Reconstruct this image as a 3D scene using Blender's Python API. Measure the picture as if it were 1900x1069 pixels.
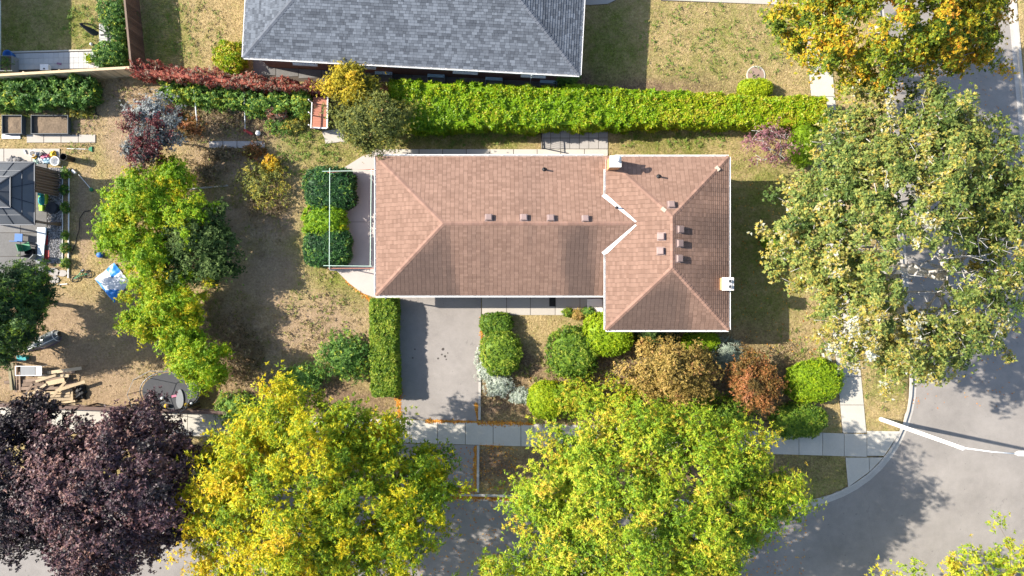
import bpy, math, random
import numpy as np
from mathutils import Vector, Matrix
random.seed(7)
for o in list(bpy.data.objects): bpy.data.objects.remove(o, do_unlink=True)
SC = bpy.context.scene
COL = SC.collection

# ------------------------------------------------------------------ camera, sky, sun, exposure
CAM_H = 45.0                       # drone altitude, looking straight down
PXM = 67.5 / 1900.0                # metres on the ground per photograph pixel
cd = bpy.data.cameras.new('camera'); cam = bpy.data.objects.new('camera', cd); COL.objects.link(cam)
cam.location = (0, 0, CAM_H); cam.rotation_euler = (0, 0, 0)
cd.sensor_width = 36; cd.lens = 24; cd.clip_start = 0.5; cd.clip_end = 2000
SC.camera = cam
SUN_EL = math.atan(0.69); SUN_AZ = math.atan2(-0.978, 0.205)     # from the image's left, a little from the top
W = bpy.data.worlds.new('World'); SC.world = W; W.use_nodes = True
wn = W.node_tree.nodes; wl = W.node_tree.links
sky = wn.new('ShaderNodeTexSky'); sky.sky_type = 'NISHITA'; sky.sun_disc = False
sky.sun_elevation = SUN_EL; sky.sun_rotation = SUN_AZ
wl.new(sky.outputs[0], wn['Background'].inputs[0]); wn['Background'].inputs[1].default_value = 0.125
sd = bpy.data.lights.new('sun', 'SUN'); sd.energy = 5.0; sd.angle = math.radians(0.53); sd.color = (1.0, 0.93, 0.82)
sun = bpy.data.objects.new('sun', sd); COL.objects.link(sun)
sv = Vector((math.sin(SUN_AZ) * math.cos(SUN_EL), math.cos(SUN_AZ) * math.cos(SUN_EL), math.sin(SUN_EL)))
sun.rotation_euler = sv.to_track_quat('Z', 'Y').to_euler(); sun.location = (-30, 6, 30)
SC.view_settings.view_transform = 'Standard'; SC.view_settings.look = 'None'
SC.view_settings.gamma = 1.0; SC.view_settings.exposure = 1.2

# ------------------------------------------------------------------ helpers
def P(px, py, z=0.0):
    """point at real height z whose plan position was measured in the photograph"""
    f = (CAM_H - z) / CAM_H * PXM
    return Vector(((px - 950) * f, -(py - 534.5) * f, z))
def L(px, z=0.0): return px * PXM * (CAM_H - z) / CAM_H
def hsh(ix, iy, s):
    h = (ix.astype(np.int64) * 374761393 + iy.astype(np.int64) * 668265263 + s * 974711) & 0x7fffffff
    h = ((h ^ (h >> 13)) * 1274126177) & 0x7fffffff
    return ((h ^ (h >> 16)) & 0xffff) / 65535.0
def vn(x, y, s=0):
    x = np.asarray(x, float); y = np.asarray(y, float)
    ix = np.floor(x); iy = np.floor(y); fx = x - ix; fy = y - iy
    fx = fx * fx * (3 - 2 * fx); fy = fy * fy * (3 - 2 * fy)
    a = hsh(ix, iy, s); b = hsh(ix + 1, iy, s); c = hsh(ix, iy + 1, s); d = hsh(ix + 1, iy + 1, s)
    return (a * (1 - fx) + b * fx) * (1 - fy) + (c * (1 - fx) + d * fx) * fy
def fbm(x, y, s=0): return 0.55 * vn(x, y, s) + 0.3 * vn(x * 2.1, y * 2.1, s + 5) + 0.15 * vn(x * 4.3, y * 4.3, s + 9)
def inpoly(x, y, poly):
    r = np.zeros(np.shape(x), bool); n = len(poly)
    for i in range(n):
        x0, y0 = poly[i][0], poly[i][1]; x1, y1 = poly[(i + 1) % n][0], poly[(i + 1) % n][1]
        if y0 == y1: continue
        c = ((y0 > y) != (y1 > y)) & (x < (x1 - x0) * (y - y0) / (y1 - y0) + x0)
        r ^= c
    return r

ORG = {}
def tag(o, label=None, cat=None, group=None, kind=None):
    if label: o['label'] = label
    if cat: o['category'] = cat
    if group: o['group'] = group
    if kind: o['kind'] = kind
    return o
def thing(name, label, cat, loc, group=None):
    o = bpy.data.objects.new(name, None); COL.objects.link(o); o.empty_display_size = 0.2
    o.location = loc; ORG[o.name] = Vector(loc)
    return tag(o, label, cat, group)
def link(me, name, parent, origin):
    o = bpy.data.objects.new(name, me); COL.objects.link(o)
    if parent is not None: o.parent = parent; ORG[o.name] = ORG[parent.name]
    else: o.location = origin; ORG[o.name] = Vector(origin)
    return o
def inst(me, name, parent, loc, rz=0.0, sc=(1, 1, 1), rot=None):
    o = bpy.data.objects.new(name, me); COL.objects.link(o)
    if parent is not None: o.parent = parent; o.location = Vector(loc) - ORG[parent.name]; ORG[o.name] = ORG[parent.name]
    else: o.location = loc; ORG[o.name] = Vector(loc)
    o.rotation_euler = rot if rot else (0, 0, rz); o.scale = sc
    return o

class MB:
    """collects faces of ONE mesh object"""
    def __init__(s): s.v = []; s.f = []; s.m = []; s.t = []
    def add(s, vs, fs, mi=0, t=0.5):
        b = len(s.v); s.v += [tuple(v) for v in vs]
        for f in fs: s.f.append(tuple(b + i for i in f)); s.m.append(mi); s.t.append(t)
        return s
    def hexa(s, p, mi=0, t=0.5):      # 4 bottom ccw, 4 top ccw
        return s.add(p, [(3, 2, 1, 0), (4, 5, 6, 7), (0, 1, 5, 4), (1, 2, 6, 5), (2, 3, 7, 6), (3, 0, 4, 7)], mi, t)
    def box(s, c, sz, rz=0.0, mi=0, t=0.5, rot=None):
        R = rot if rot is not None else Matrix.Rotation(rz, 3, 'Z')
        c = Vector(c); h = [k / 2 for k in sz]
        return s.hexa([c + R @ Vector((x * h[0], y * h[1], z * h[2])) for z in (-1, 1) for x, y in ((-1, -1), (1, -1), (1, 1), (-1, 1))], mi, t)
    def bar(s, a, b, w, h, mi=0, t=0.5):   # rectangular bar from a to b
        a = Vector(a); b = Vector(b); d = b - a; l = d.length
        return s.box((a + b) / 2, (l, w, h), mi=mi, t=t, rot=d.to_track_quat('X', 'Z').to_matrix())
    def prism(s, poly, z0, z1, mi=0, t=0.5):
        n = len(poly); a = sum(poly[i][0] * poly[(i + 1) % n][1] - poly[(i + 1) % n][0] * poly[i][1] for i in range(n))
        if a < 0: poly = poly[::-1]
        vs = [(p[0], p[1], z0) for p in poly] + [(p[0], p[1], z1) for p in poly]
        return s.add(vs, [tuple(range(n - 1, -1, -1)), tuple(range(n, 2 * n))] + [(i, (i + 1) % n, n + (i + 1) % n, n + i) for i in range(n)], mi, t)
    def tube(s, pts, rad, n=6, mi=0, t=0.5, closed=False):
        pts = [Vector(p) for p in pts]; k = len(pts)
        rad = rad if isinstance(rad, (list, tuple)) else [rad] * k
        vs = []
        for i, p in enumerate(pts):
            d = (pts[(i + 1) % k] - pts[i - 1]) if closed else (pts[min(i + 1, k - 1)] - pts[max(i - 1, 0)])
            d = d.normalized() if d.length > 1e-9 else Vector((0, 0, 1))
            u = d.cross(Vector((0, 0, 1)))
            if u.length < 0.05: u = d.cross(Vector((0, 1, 0)))
            u.normalize(); w = d.cross(u)
            for j in range(n):
                a = 2 * math.pi * j / n; vs.append(p + (u * math.cos(a) + w * math.sin(a)) * rad[i])
        fs = []
        for i in range(k if closed else k - 1):
            i2 = (i + 1) % k
            for j in range(n): fs.append((i * n + j, i * n + (j + 1) % n, i2 * n + (j + 1) % n, i2 * n + j))
        if not closed: fs += [tuple(range(n - 1, -1, -1)), tuple((k - 1) * n + j for j in range(n))]
        return s.add(vs, fs, mi, t)
    def lathe(s, prof, c, n=16, mi=0, t=0.5, sx=1.0, sy=1.0):
        vs = []; c = Vector(c)
        for r, z in prof:
            for j in range(n):
                a = 2 * math.pi * j / n; vs.append(c + Vector((r * sx * math.cos(a), r * sy * math.sin(a), z)))
        k = len(prof); fs = []
        for i in range(k - 1):
            for j in range(n): fs.append((i * n + j, i * n + (j + 1) % n, (i + 1) * n + (j + 1) % n, (i + 1) * n + j))
        if prof[0][0] > 1e-4: fs.append(tuple(range(n - 1, -1, -1)))
        if prof[-1][0] > 1e-4: fs.append(tuple((k - 1) * n + j for j in range(n)))
        return s.add(vs, fs, mi, t)
    def obj(s, name, mats, parent=None, smooth=False, origin=None):
        if parent is not None: org = ORG[parent.name]
        elif origin is not None: org = Vector(origin)
        else:
            a = np.array(s.v); org = Vector(((a[:, 0].min() + a[:, 0].max()) / 2, (a[:, 1].min() + a[:, 1].max()) / 2, a[:, 2].min()))
        me = bpy.data.meshes.new(name)
        me.from_pydata([(x - org.x, y - org.y, z - org.z) for x, y, z in s.v], [], s.f)
        for m in (mats if isinstance(mats, (list, tuple)) else [mats]): me.materials.append(m)
        me.polygons.foreach_set('material_index', s.m)
        at = me.attributes.new('tint', 'FLOAT', 'FACE'); at.data.foreach_set('value', s.t)
        if smooth: me.polygons.foreach_set('use_smooth', [True] * len(s.f))
        me.update()
        return link(me, name, parent, org)

def quads_obj(name, V, tint, mat, parent=None, origin=None):
    """V: (n,4,3) leaf quads -> one mesh"""
    n, kk = V.shape[:2]; org = np.array(ORG[parent.name] if parent is not None else origin)
    me = bpy.data.meshes.new(name)
    me.vertices.add(n * kk); me.loops.add(n * kk); me.polygons.add(n)
    me.vertices.foreach_set('co', (V.reshape(-1, 3) - org).astype(np.float32).ravel())
    me.loops.foreach_set('vertex_index', np.arange(n * kk, dtype=np.int32))
    me.polygons.foreach_set('loop_start', np.arange(0, n * kk, kk, dtype=np.int32))
    me.materials.append(mat)
    at = me.attributes.new('tint', 'FLOAT', 'FACE'); at.data.foreach_set('value', np.asarray(tint, np.float32))
    me.update(calc_edges=True)
    return link(me, name, parent, Vector(org))

# ------------------------------------------------------------------ materials
def newmat(name):
    m = bpy.data.materials.new(name); m.use_nodes = True; nt = m.node_tree
    b = nt.nodes['Principled BSDF']; return m, nt, b
def N(nt, typ, **kw):
    n = nt.nodes.new(typ)
    for k, v in kw.items(): setattr(n, k, v)
    return n
def mth(nt, op, a, b=None, clamp=False):
    n = N(nt, 'ShaderNodeMath', operation=op, use_clamp=clamp)
    for i, x in enumerate((a, b)):
        if x is None: continue
        if isinstance(x, (int, float)): n.inputs[i].default_value = x
        else: nt.links.new(x, n.inputs[i])
    return n.outputs[0]
def noise(nt, scale, detail=3, vec=None, rough=0.6):
    n = N(nt, 'ShaderNodeTexNoise'); n.inputs['Scale'].default_value = scale; n.inputs['Detail'].default_value = detail
    n.inputs['Roughness'].default_value = rough
    if vec is None: vec = N(nt, 'ShaderNodeNewGeometry').outputs['Position']
    nt.links.new(vec, n.inputs['Vector']); return n.outputs[0]
def mixc(nt, fac, a, b, mode='MIX'):
    n = N(nt, 'ShaderNodeMix', data_type='RGBA', blend_type=mode)
    for i, x in ((0, fac), (6, a), (7, b)):
        if isinstance(x, (int, float)): n.inputs[i].default_value = x
        elif isinstance(x, tuple): n.inputs[i].default_value = (*x, 1)
        else: nt.links.new(x, n.inputs[i])
    return n.outputs[2]
def attr(nt, name): return N(nt, 'ShaderNodeAttribute', attribute_name=name).outputs['Fac']
def grey(nt, v):
    n = N(nt, 'ShaderNodeCombineColor')
    for i in range(3): nt.links.new(v, n.inputs[i])
    return n.outputs[0]
def mk(name, col, rough=0.8, var=0.12, scale=1.5, fine=0.1, fscale=25, bump=0.0, rnd=0.0, tint=0.0, metal=0.0, spec=0.3):
    """painted / mineral surface: broad and fine tone variation, per-object and per-piece variation"""
    m, nt, b = newmat(name)
    k = mth(nt, 'ADD', mth(nt, 'MULTIPLY', mth(nt, 'SUBTRACT', noise(nt, scale, 4), 0.5), var * 4), 1.0)
    k = mth(nt, 'ADD', k, mth(nt, 'MULTIPLY', mth(nt, 'SUBTRACT', noise(nt, fscale, 3), 0.5), fine * 4))
    if rnd:
        k = mth(nt, 'ADD', k, mth(nt, 'MULTIPLY', mth(nt, 'SUBTRACT', N(nt, 'ShaderNodeObjectInfo').outputs['Random'], 0.5), rnd * 2))
    if tint: k = mth(nt, 'ADD', k, mth(nt, 'MULTIPLY', mth(nt, 'SUBTRACT', attr(nt, 'tint'), 0.5), tint * 2))
    k = mth(nt, 'MAXIMUM', k, 0.1)
    nt.links.new(mixc(nt, 1.0, col, grey(nt, k), 'MULTIPLY'), b.inputs['Base Color'])
    b.inputs['Roughness'].default_value = rough; b.inputs['Metallic'].default_value = metal
    b.inputs['Specular IOR Level'].default_value = spec
    if bump:
        bp = N(nt, 'ShaderNodeBump'); bp.inputs['Strength'].default_value = bump; bp.inputs['Distance'].default_value = 0.03
        nt.links.new(noise(nt, fscale, 4), bp.inputs['Height']); nt.links.new(bp.outputs[0], b.inputs['Normal'])
    return m
def leafmat(name, stops, rough=0.55, trans=0.3, spec=0.25):
    m, nt, b = newmat(name)
    r = N(nt, 'ShaderNodeValToRGB'); e = r.color_ramp.elements
    for i, (p, c) in enumerate(stops):
        if i < 2: el = e[i]; el.position = p
        else: el = e.new(p)
        el.color = (*c, 1)
    nt.links.new(attr(nt, 'tint'), r.inputs[0])
    b.inputs['Roughness'].default_value = rough; b.inputs['Specular IOR Level'].default_value = spec
    nt.links.new(r.outputs[0], b.inputs['Base Color'])
    t = N(nt, 'ShaderNodeBsdfTranslucent'); nt.links.new(r.outputs[0], t.inputs[0])
    mx = N(nt, 'ShaderNodeMixShader'); mx.inputs[0].default_value = trans
    nt.links.new(b.outputs[0], mx.inputs[1]); nt.links.new(t.outputs[0], mx.inputs[2])
    nt.links.new(mx.outputs[0], nt.nodes['Material Output'].inputs[0])
    return m

M = {}
def shinglemat(name, ca, cb, cstain):
    m, nt, b = newmat(name)
    g = noise(nt, 1.1, 4)
    c = mixc(nt, attr(nt, 'tint'), ca, cb)
    c = mixc(nt, attr(nt, 'stain'), c, cstain)
    k = mth(nt, 'ADD', mth(nt, 'MULTIPLY', mth(nt, 'SUBTRACT', g, 0.5), 0.35), 1.0)
    k = mth(nt, 'ADD', k, mth(nt, 'MULTIPLY', mth(nt, 'SUBTRACT', noise(nt, 60, 2), 0.5), 0.35))
    nt.links.new(mixc(nt, 1.0, c, grey(nt, k), 'MULTIPLY'), b.inputs['Base Color'])
    b.inputs['Roughness'].default_value = 0.92; b.inputs['Specular IOR Level'].default_value = 0.15
    return m
M['shingle_brown'] = shinglemat('brown_shingle', (0.20, 0.122, 0.090), (0.285, 0.18, 0.135), (0.06, 0.046, 0.042))
M['shingle_grey'] = shinglemat('grey_shingle', (0.066, 0.075, 0.09), (0.145, 0.163, 0.19), (0.05, 0.05, 0.06))
M['cap_brown'] = mk('brown_ridge_cap', (0.255, 0.155, 0.118), 0.92, 0.08, 1.5, 0.08, 40, tint=0.14, spec=0.15)
M['cap_grey'] = mk('grey_ridge_cap', (0.108, 0.119, 0.14), 0.92, 0.08, 1.5, 0.08, 40, tint=0.14, spec=0.15)
M['deck_brown'] = mk('brown_underlay', (0.07, 0.042, 0.034), 0.95); M['deck_grey'] = mk('grey_underlay', (0.02, 0.022, 0.028), 0.95)
M['white'] = mk('white_painted_metal', (0.78, 0.77, 0.75), 0.45, 0.04, 2, 0.03, 30)
M['fascia'] = mk('white_soffit', (0.7, 0.68, 0.65), 0.6, 0.05, 2, 0.03, 30)
M['brick'] = mk('red_brown_brick', (0.24, 0.12, 0.085), 0.9, 0.1, 2, 0.22, 11, rnd=0.05)
M['brick_tan'] = mk('orange_brick', (0.50, 0.27, 0.13), 0.9, 0.08, 2, 0.18, 14)
M['mortar_cap'] = mk('cement_chimney_crown', (0.68, 0.66, 0.62), 0.85, 0.1, 3, 0.15, 14)
M['vent'] = mk('taupe_roof_vent', (0.25, 0.18, 0.165), 0.55, 0.05, 3, 0.05, 30, rnd=0.08)
M['black'] = mk('black_plastic', (0.02, 0.02, 0.022), 0.5, 0.08, 3, 0.05, 30)
M['dark_steel'] = mk('dark_steel', (0.05, 0.055, 0.065), 0.4, 0.08, 3, 0.05, 30, metal=0.6)
M['glass'] = mk('dark_window_glass', (0.02, 0.03, 0.035), 0.08, 0.05, 1, 0.02, 20, spec=0.6)
M['concrete'] = mk('concrete_slab', (0.45, 0.42, 0.365), 0.9, 0.07, 0.9, 0.07, 14, bump=0.12, rnd=0.07)
M['concrete_warm'] = mk('warm_concrete', (0.40, 0.365, 0.32), 0.9, 0.05, 0.8, 0.05, 16, bump=0.1, rnd=0.04)
M['patio'] = mk('patio_concrete', (0.43, 0.385, 0.355), 0.9, 0.07, 0.7, 0.05, 16, bump=0.1)
M['paver'] = mk('paver_stone', (0.36, 0.335, 0.31), 0.9, 0.08, 1.2, 0.1, 16, bump=0.12, rnd=0.1)
M['paver_dark'] = mk('shade_toned_paver', (0.15, 0.145, 0.14), 0.9, 0.12, 1.2, 0.12, 12, bump=0.12, rnd=0.15)  # gazebo patio's shade is painted into this dark tone; side path reuses it
M['paver_white'] = mk('pale_paver', (0.42, 0.415, 0.40), 0.85, 0.06, 1.2, 0.06, 16, rnd=0.06)
M['kerb'] = mk('kerb_concrete', (0.42, 0.39, 0.35), 0.9, 0.12, 1.2, 0.1, 12, bump=0.15)
def asphalt(name, col, patch=0.0):
    m, nt, b = newmat(name)
    k = mth(nt, 'ADD', mth(nt, 'MULTIPLY', mth(nt, 'SUBTRACT', noise(nt, 0.3, 6, rough=0.7), 0.5), 0.75), 1.0)
    k = mth(nt, 'ADD', k, mth(nt, 'MULTIPLY', mth(nt, 'SUBTRACT', noise(nt, 2.2, 4), 0.5), 0.25))
    k = mth(nt, 'ADD', k, mth(nt, 'MULTIPLY', mth(nt, 'SUBTRACT', noise(nt, 40, 2), 0.5), 0.7))
    c = mixc(nt, 1.0, col, grey(nt, k), 'MULTIPLY')
    v = N(nt, 'ShaderNodeTexVoronoi', feature='DISTANCE_TO_EDGE'); v.inputs['Scale'].default_value = 0.16
    wv = N(nt, 'ShaderNodeVectorMath', operation='ADD'); gp = N(nt, 'ShaderNodeNewGeometry').outputs['Position']
    nz = N(nt, 'ShaderNodeTexNoise'); nz.inputs['Scale'].default_value = 0.8; nz.inputs['Detail'].default_value = 4
    nt.links.new(gp, nz.inputs['Vector']); sc = N(nt, 'ShaderNodeVectorMath', operation='SCALE'); sc.inputs['Scale'].default_value = 2.0
    nt.links.new(nz.outputs['Color'], sc.inputs[0]); nt.links.new(gp, wv.inputs[0]); nt.links.new(sc.outputs[0], wv.inputs[1])
    nt.links.new(wv.outputs[0], v.inputs['Vector'])
    crack = mth(nt, 'MULTIPLY', mth(nt, 'LESS_THAN', v.outputs['Distance'], 0.0014), mth(nt, 'GREATER_THAN', noise(nt, 0.25, 2), 0.54))
    c = mixc(nt, mth(nt, 'MULTIPLY', crack, 0.3), c, (0.05, 0.047, 0.045))
    sp = mth(nt, 'GREATER_THAN', noise(nt, 4.5, 1), 0.76)       # tar and oil spots
    c = mixc(nt, mth(nt, 'MULTIPLY', sp, 0.35), c, (0.06, 0.055, 0.05))
    nt.links.new(c, b.inputs['Base Color']); b.inputs['Roughness'].default_value = 0.88; b.inputs['Specular IOR Level'].default_value = 0.25
    bp = N(nt, 'ShaderNodeBump'); bp.inputs['Strength'].default_value = 0.25; bp.inputs['Distance'].default_value = 0.02
    nt.links.new(noise(nt, 60, 2), bp.inputs['Height']); nt.links.new(bp.outputs[0], b.inputs['Normal'])
    return m
M['road'] = asphalt('worn_asphalt', (0.245, 0.223, 0.203))
M['drive'] = asphalt('driveway_asphalt', (0.262, 0.238, 0.22))
M['wood'] = mk('weathered_wood', (0.21, 0.15, 0.11), 0.85, 0.08, 2, 0.12, 9, rnd=0.25)
M['wood_dark'] = mk('brown_stained_wood', (0.12, 0.075, 0.05), 0.85, 0.08, 2, 0.12, 9, rnd=0.25)
M['wood_new'] = mk('pale_lumber', (0.52, 0.40, 0.25), 0.8, 0.08, 2, 0.1, 9, rnd=0.3)
M['wood_red'] = mk('red_stained_deck', (0.36, 0.15, 0.10), 0.8, 0.07, 2, 0.08, 12, rnd=0.12)
M['bark'] = mk('grey_bark', (0.15, 0.125, 0.10), 0.95, 0.12, 3, 0.15, 18)
M['bark_pale'] = mk('pale_silver_bark', (0.42, 0.40, 0.37), 0.9, 0.1, 3, 0.12, 18)
M['soil'] = mk('garden_soil', (0.17, 0.125, 0.085), 0.97, 0.15, 2, 0.3, 9, bump=0.8)
M['stone'] = mk('river_stone', (0.27, 0.265, 0.27), 0.85, 0.1, 3, 0.1, 20, tint=0.75)
M['rock'] = mk('grey_rock', (0.22, 0.21, 0.20), 0.9, 0.15, 2, 0.15, 10, bump=0.4)
M['blue'] = mk('blue_tarp', (0.012, 0.20, 0.58), 0.4, 0.15, 2, 0.15, 9, spec=0.5)
M['tarp_white'] = mk('white_tarp', (0.62, 0.64, 0.68), 0.5, 0.05, 2, 0.05, 12)
M['steel'] = mk('galvanised_steel', (0.30, 0.32, 0.34), 0.4, 0.08, 2, 0.05, 20, metal=0.5)
M['green_pipe'] = mk('pale_green_tube', (0.46, 0.60, 0.50), 0.5, 0.05, 2, 0.05, 20)
def flat(name, col, rough=0.55): M[name] = mk(name, col, rough, 0.06, 3, 0.05, 25); return M[name]
flat('red_plastic', (0.42, 0.035, 0.03)); flat('yellow_plastic', (0.62, 0.40, 0.03)); flat('teal_plastic', (0.02, 0.28, 0.30))
flat('blue_plastic', (0.03, 0.13, 0.38)); flat('lightblue_plastic', (0.36, 0.52, 0.62)); flat('white_plastic', (0.75, 0.74, 0.72))
flat('green_plastic', (0.04, 0.22, 0.10)); flat('grey_plastic', (0.20, 0.21, 0.22)); flat('pink_plastic', (0.55, 0.16, 0.24))
flat('curtain', (0.24, 0.175, 0.135), 0.9); flat('charcoal_fabric', (0.025, 0.03, 0.04), 0.85); flat('rubber', (0.02, 0.02, 0.02), 0.8)
flat('lime_plastic', (0.30, 0.50, 0.04)); flat('bed_steel', (0.07, 0.085, 0.10), 0.5); flat('rust', (0.13, 0.085, 0.07), 0.85); flat('mauve_plastic', (0.22, 0.12, 0.2))
flat('car_paint', (0.34, 0.36, 0.38), 0.25); flat('headlight', (0.7, 0.7, 0.68), 0.15)
M['mat_net'] = mk('black_trampoline_mat', (0.05, 0.052, 0.058), 0.7, 0.1, 2, 0.15, 30)
UP = MB().box((0, 0, 0), (1, 1, 1))
def unit_box(name, mat):
    o = MB().box((0, 0, 0), (1, 1, 1)).obj(name, mat, origin=(0, 0, 0)); me = o.data
    bpy.data.objects.remove(o); ORG.pop(name, None); return me

# ------------------------------------------------------------------ setting: ground, roads, kerbs, pavements
HARD = []                     # world polygons where no grass grows
def W2(pts, z=0.0): return [P(x, y, z).to_2d() for x, y in pts]
# kerb lines of the two streets (measured on the ground), corner fillet
def a_north(x): return 918 + 0.026 * (x - 800)
def b_west(y): return 1690 + 0.0909 * (y - 660)
WID = 252
def corner(dx, dy):           # meeting point of a kerb of each street (px)
    y = 0.0
    x = 1700.0
    for _ in range(20): y = a_north(x) + dy; x = b_west(y) + dx
    return Vector((x, y))
dA = Vector((1, 0.026)).normalized(); dB = Vector((0.0909, 1)).normalized()
def fillet(c, da, db, t=262, n=14):     # quadratic-circular corner from c+da*t to c+db*t
    p0 = c + da * t; p2 = c + db * t; r = []
    for i in range(n + 1):
        u = i / n; w = 2 ** 0.5 / 2
        den = (1 - u) ** 2 + 2 * w * u * (1 - u) + u * u
        r.append((p0 * (1 - u) ** 2 + c * 2 * w * u * (1 - u) + p2 * u * u) / den)
    return r
FAR = 4200
runs = []
for (dx, dy, sa, sb) in ((0, 0, -1, -1), (WID, 0, 1, -1)):
    c = corner(dx, dy)
    k = fillet(c, dA * sa, dB * sb)
    runs.append([c + dA * sa * FAR] + k + [c + dB * sb * FAR])
# the side street ends at this street: its far kerb runs straight on
c = corner(WID / 2, 0) + Vector((0, 188)); runs.append([c + dA * FAR * (1 - i / 8) for i in range(17)])
RW = [[P(p.x, p.y).to_2d() for p in r] for r in runs]
ROADPOLY = RW[0] + RW[1][::-1] + RW[2]
ZR = -0.12                     # road surface lies a kerb's height below the lawns
def offset_line(pts, d):       # + d moves towards the road (left normal chosen by caller)
    out = []
    for i, p in enumerate(pts):
        a = pts[max(i - 1, 0)]; b = pts[min(i + 1, len(pts) - 1)]
        t = (b - a).normalized(); out.append(p + Vector((-t.y, t.x)) * d)
    return out
road = MB()
def tri_fan_road():
    n = len(ROADPOLY); from mathutils.geometry import tessellate_polygon
    vs = [Vector((p.x, p.y, ZR)) for p in ROADPOLY]
    tr = tessellate_polygon([vs]); fs = []
    for t in tr:
        a, b, c = (vs[i] for i in t)
        fs.append(t if (b - a).cross(c - a).z > 0 else t[::-1])
    road.add(vs, fs)
tri_fan_road()
tag(road.obj('road', M['road'], origin=(0, 0, ZR)), kind='structure')
cen = P(*(corner(WID / 2, 0) + Vector((0, 80)))).to_2d()
for r in RW:
    m = r[len(r) // 2]; t = (r[8] - r[6]).normalized(); nrm = Vector((-t.y, t.x)); s = 1 if nrm.dot(cen - m) > 0 else -1
    kb = MB()
    # dense straight ends so that joints can be shown
    l0, l1, l2, l3 = (offset_line(r, s * d) for d in (-0.13, 0.03, 0.06, 0.36))
    def strip(la, za, lb, zb):
        for i in range(len(la) - 1):
            q = [(la[i].x, la[i].y, za), (la[i + 1].x, la[i + 1].y, za), (lb[i + 1].x, lb[i + 1].y, zb), (lb[i].x, lb[i].y, zb)]
            kb.add(q, [(3, 2, 1, 0) if s > 0 else (0, 1, 2, 3)])
    strip(l0, -0.2, l0, 0.03); strip(l0, 0.03, l1, 0.03); strip(l1, 0.03, l2, ZR + 0.012); strip(l2, ZR + 0.012, l3, ZR + 0.004)
    # fix winding: faces are double sided in the renderer, so only the shape matters
    tag(kb.obj('kerb', M['kerb'], origin=(m.x, m.y, 0)), kind='structure')

# lawns and soil as ONE sheet
gx = np.concatenate([[-900, -300, -120, -60, -45], np.arange(-38, 38.01, 0.28), [45, 60, 120, 300, 900]])
gy = np.concatenate([[-900, -300, -120, -50, -34], np.arange(-24, 24.01, 0.28), [34, 50, 120, 300, 900]])
GX, GY = np.meshgrid(gx, gy)
QX = GX / PXM + 950; QY = 534.5 - GY / PXM            # photo coordinates of ground points
def ell(cx, cy, rx, ry, soft=0.5):
    d = np.sqrt(((QX + 50 * (fbm(GX * .5, GY * .5, 3) - .5) - cx) / rx) ** 2 + ((QY + 50 * (fbm(GX * .5, GY * .5, 4) - .5) - cy) / ry) ** 2)
    return np.clip((1 + soft - d) / (2 * soft), 0, 1)
dirt = np.zeros_like(GX); green = np.zeros_like(GX); mulch = np.zeros_like(GX)
for a in ((240, 190, 55, 40), (235, 250, 40, 70), (100, 690, 190, 95), (190, 720, 130, 60), (100, 600, 140, 60), (300, 600, 90, 80), (130, 230, 70, 40), (420, 250, 90, 60),
          (430, 300, 90, 40), (400, 420, 70, 60), (440, 640, 70, 80), (80, 410, 40, 130), (160, 395, 18, 80), (160, 460, 12, 45), (500, 420, 60, 40), (570, 610, 110, 60), (500, 520, 70, 60), (470, 330, 60, 50)):
    dirt = np.maximum(dirt, ell(*a))
for a in ((60, 50, 80, 70), (150, 60, 40, 60), (290, 60, 45, 90), (300, 30, 30, 40), (570, 275, 85, 55), (500, 200, 100, 60), (860, 255, 150, 22), (780, 260, 90, 30), (1240, 262, 120, 30), (1420, 450, 80, 190),
          (580, 480, 50, 80), (1500, 880, 80, 60), (1130, 100, 60, 80), (1660, 680, 40, 70), (640, 520, 40, 50), (60, 190, 90, 40)):
    green = np.maximum(green, 0.8 * ell(*a))
green = np.maximum(green, 0.38 * ell(1340, 90, 150, 100))
for a in ((940, 740, 60, 45), (985, 680, 40, 30), (1130, 690, 130, 60), (1300, 700, 190, 90), (1230, 760, 220, 50), (1480, 745, 40, 20), (860, 870, 120, 40), (420, 170, 130, 30), (1200, 870, 300, 40), (560, 740, 160, 40),
          (1300, 640, 100, 25), (1000, 170, 330, 35), (480, 230, 35, 30)):
    mulch = np.maximum(mulch, ell(*a))
inr = inpoly(GX, GY, [tuple(p) for p in ROADPOLY])
# sink the sheet under the road: only points well inside, the kerb hides the step
def dist_to_lines(x, y):
    d = np.full(np.shape(x), 1e9)
    for r in RW:
        for i in range(len(r) - 1):
            ax, ay = r[i]; bx, by = r[i + 1]; vx, vy = bx - ax, by - ay
            t = np.clip(((x - ax) * vx + (y - ay) * vy) / (vx * vx + vy * vy), 0, 1)
            d = np.minimum(d, np.hypot(x - ax - t * vx, y - ay - t * vy))
    return d
DL = dist_to_lines(GX, GY)
GZ = np.where(inr | (DL < 0.02), -0.35, 0.03 * (fbm(GX * .35, GY * .35, 8) - .5))
GZ = np.where((~inr) & (DL < 0.5), np.minimum(GZ, 0.0) - 0.01, GZ)
ny, nx = GX.shape
gme = bpy.data.meshes.new('ground')
idx = np.arange(nx * ny).reshape(ny, nx)
F = np.stack([idx[:-1, :-1], idx[:-1, 1:], idx[1:, 1:], idx[1:, :-1]], -1).reshape(-1, 4)
gme.vertices.add(nx * ny); gme.vertices.foreach_set('co', np.stack([GX, GY, GZ], -1).astype(np.float32).ravel())
gme.loops.add(len(F) * 4); gme.loops.foreach_set('vertex_index', F.astype(np.int32).ravel())
gme.polygons.add(len(F)); gme.polygons.foreach_set('loop_start', np.arange(0, len(F) * 4, 4, dtype=np.int32))
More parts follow.
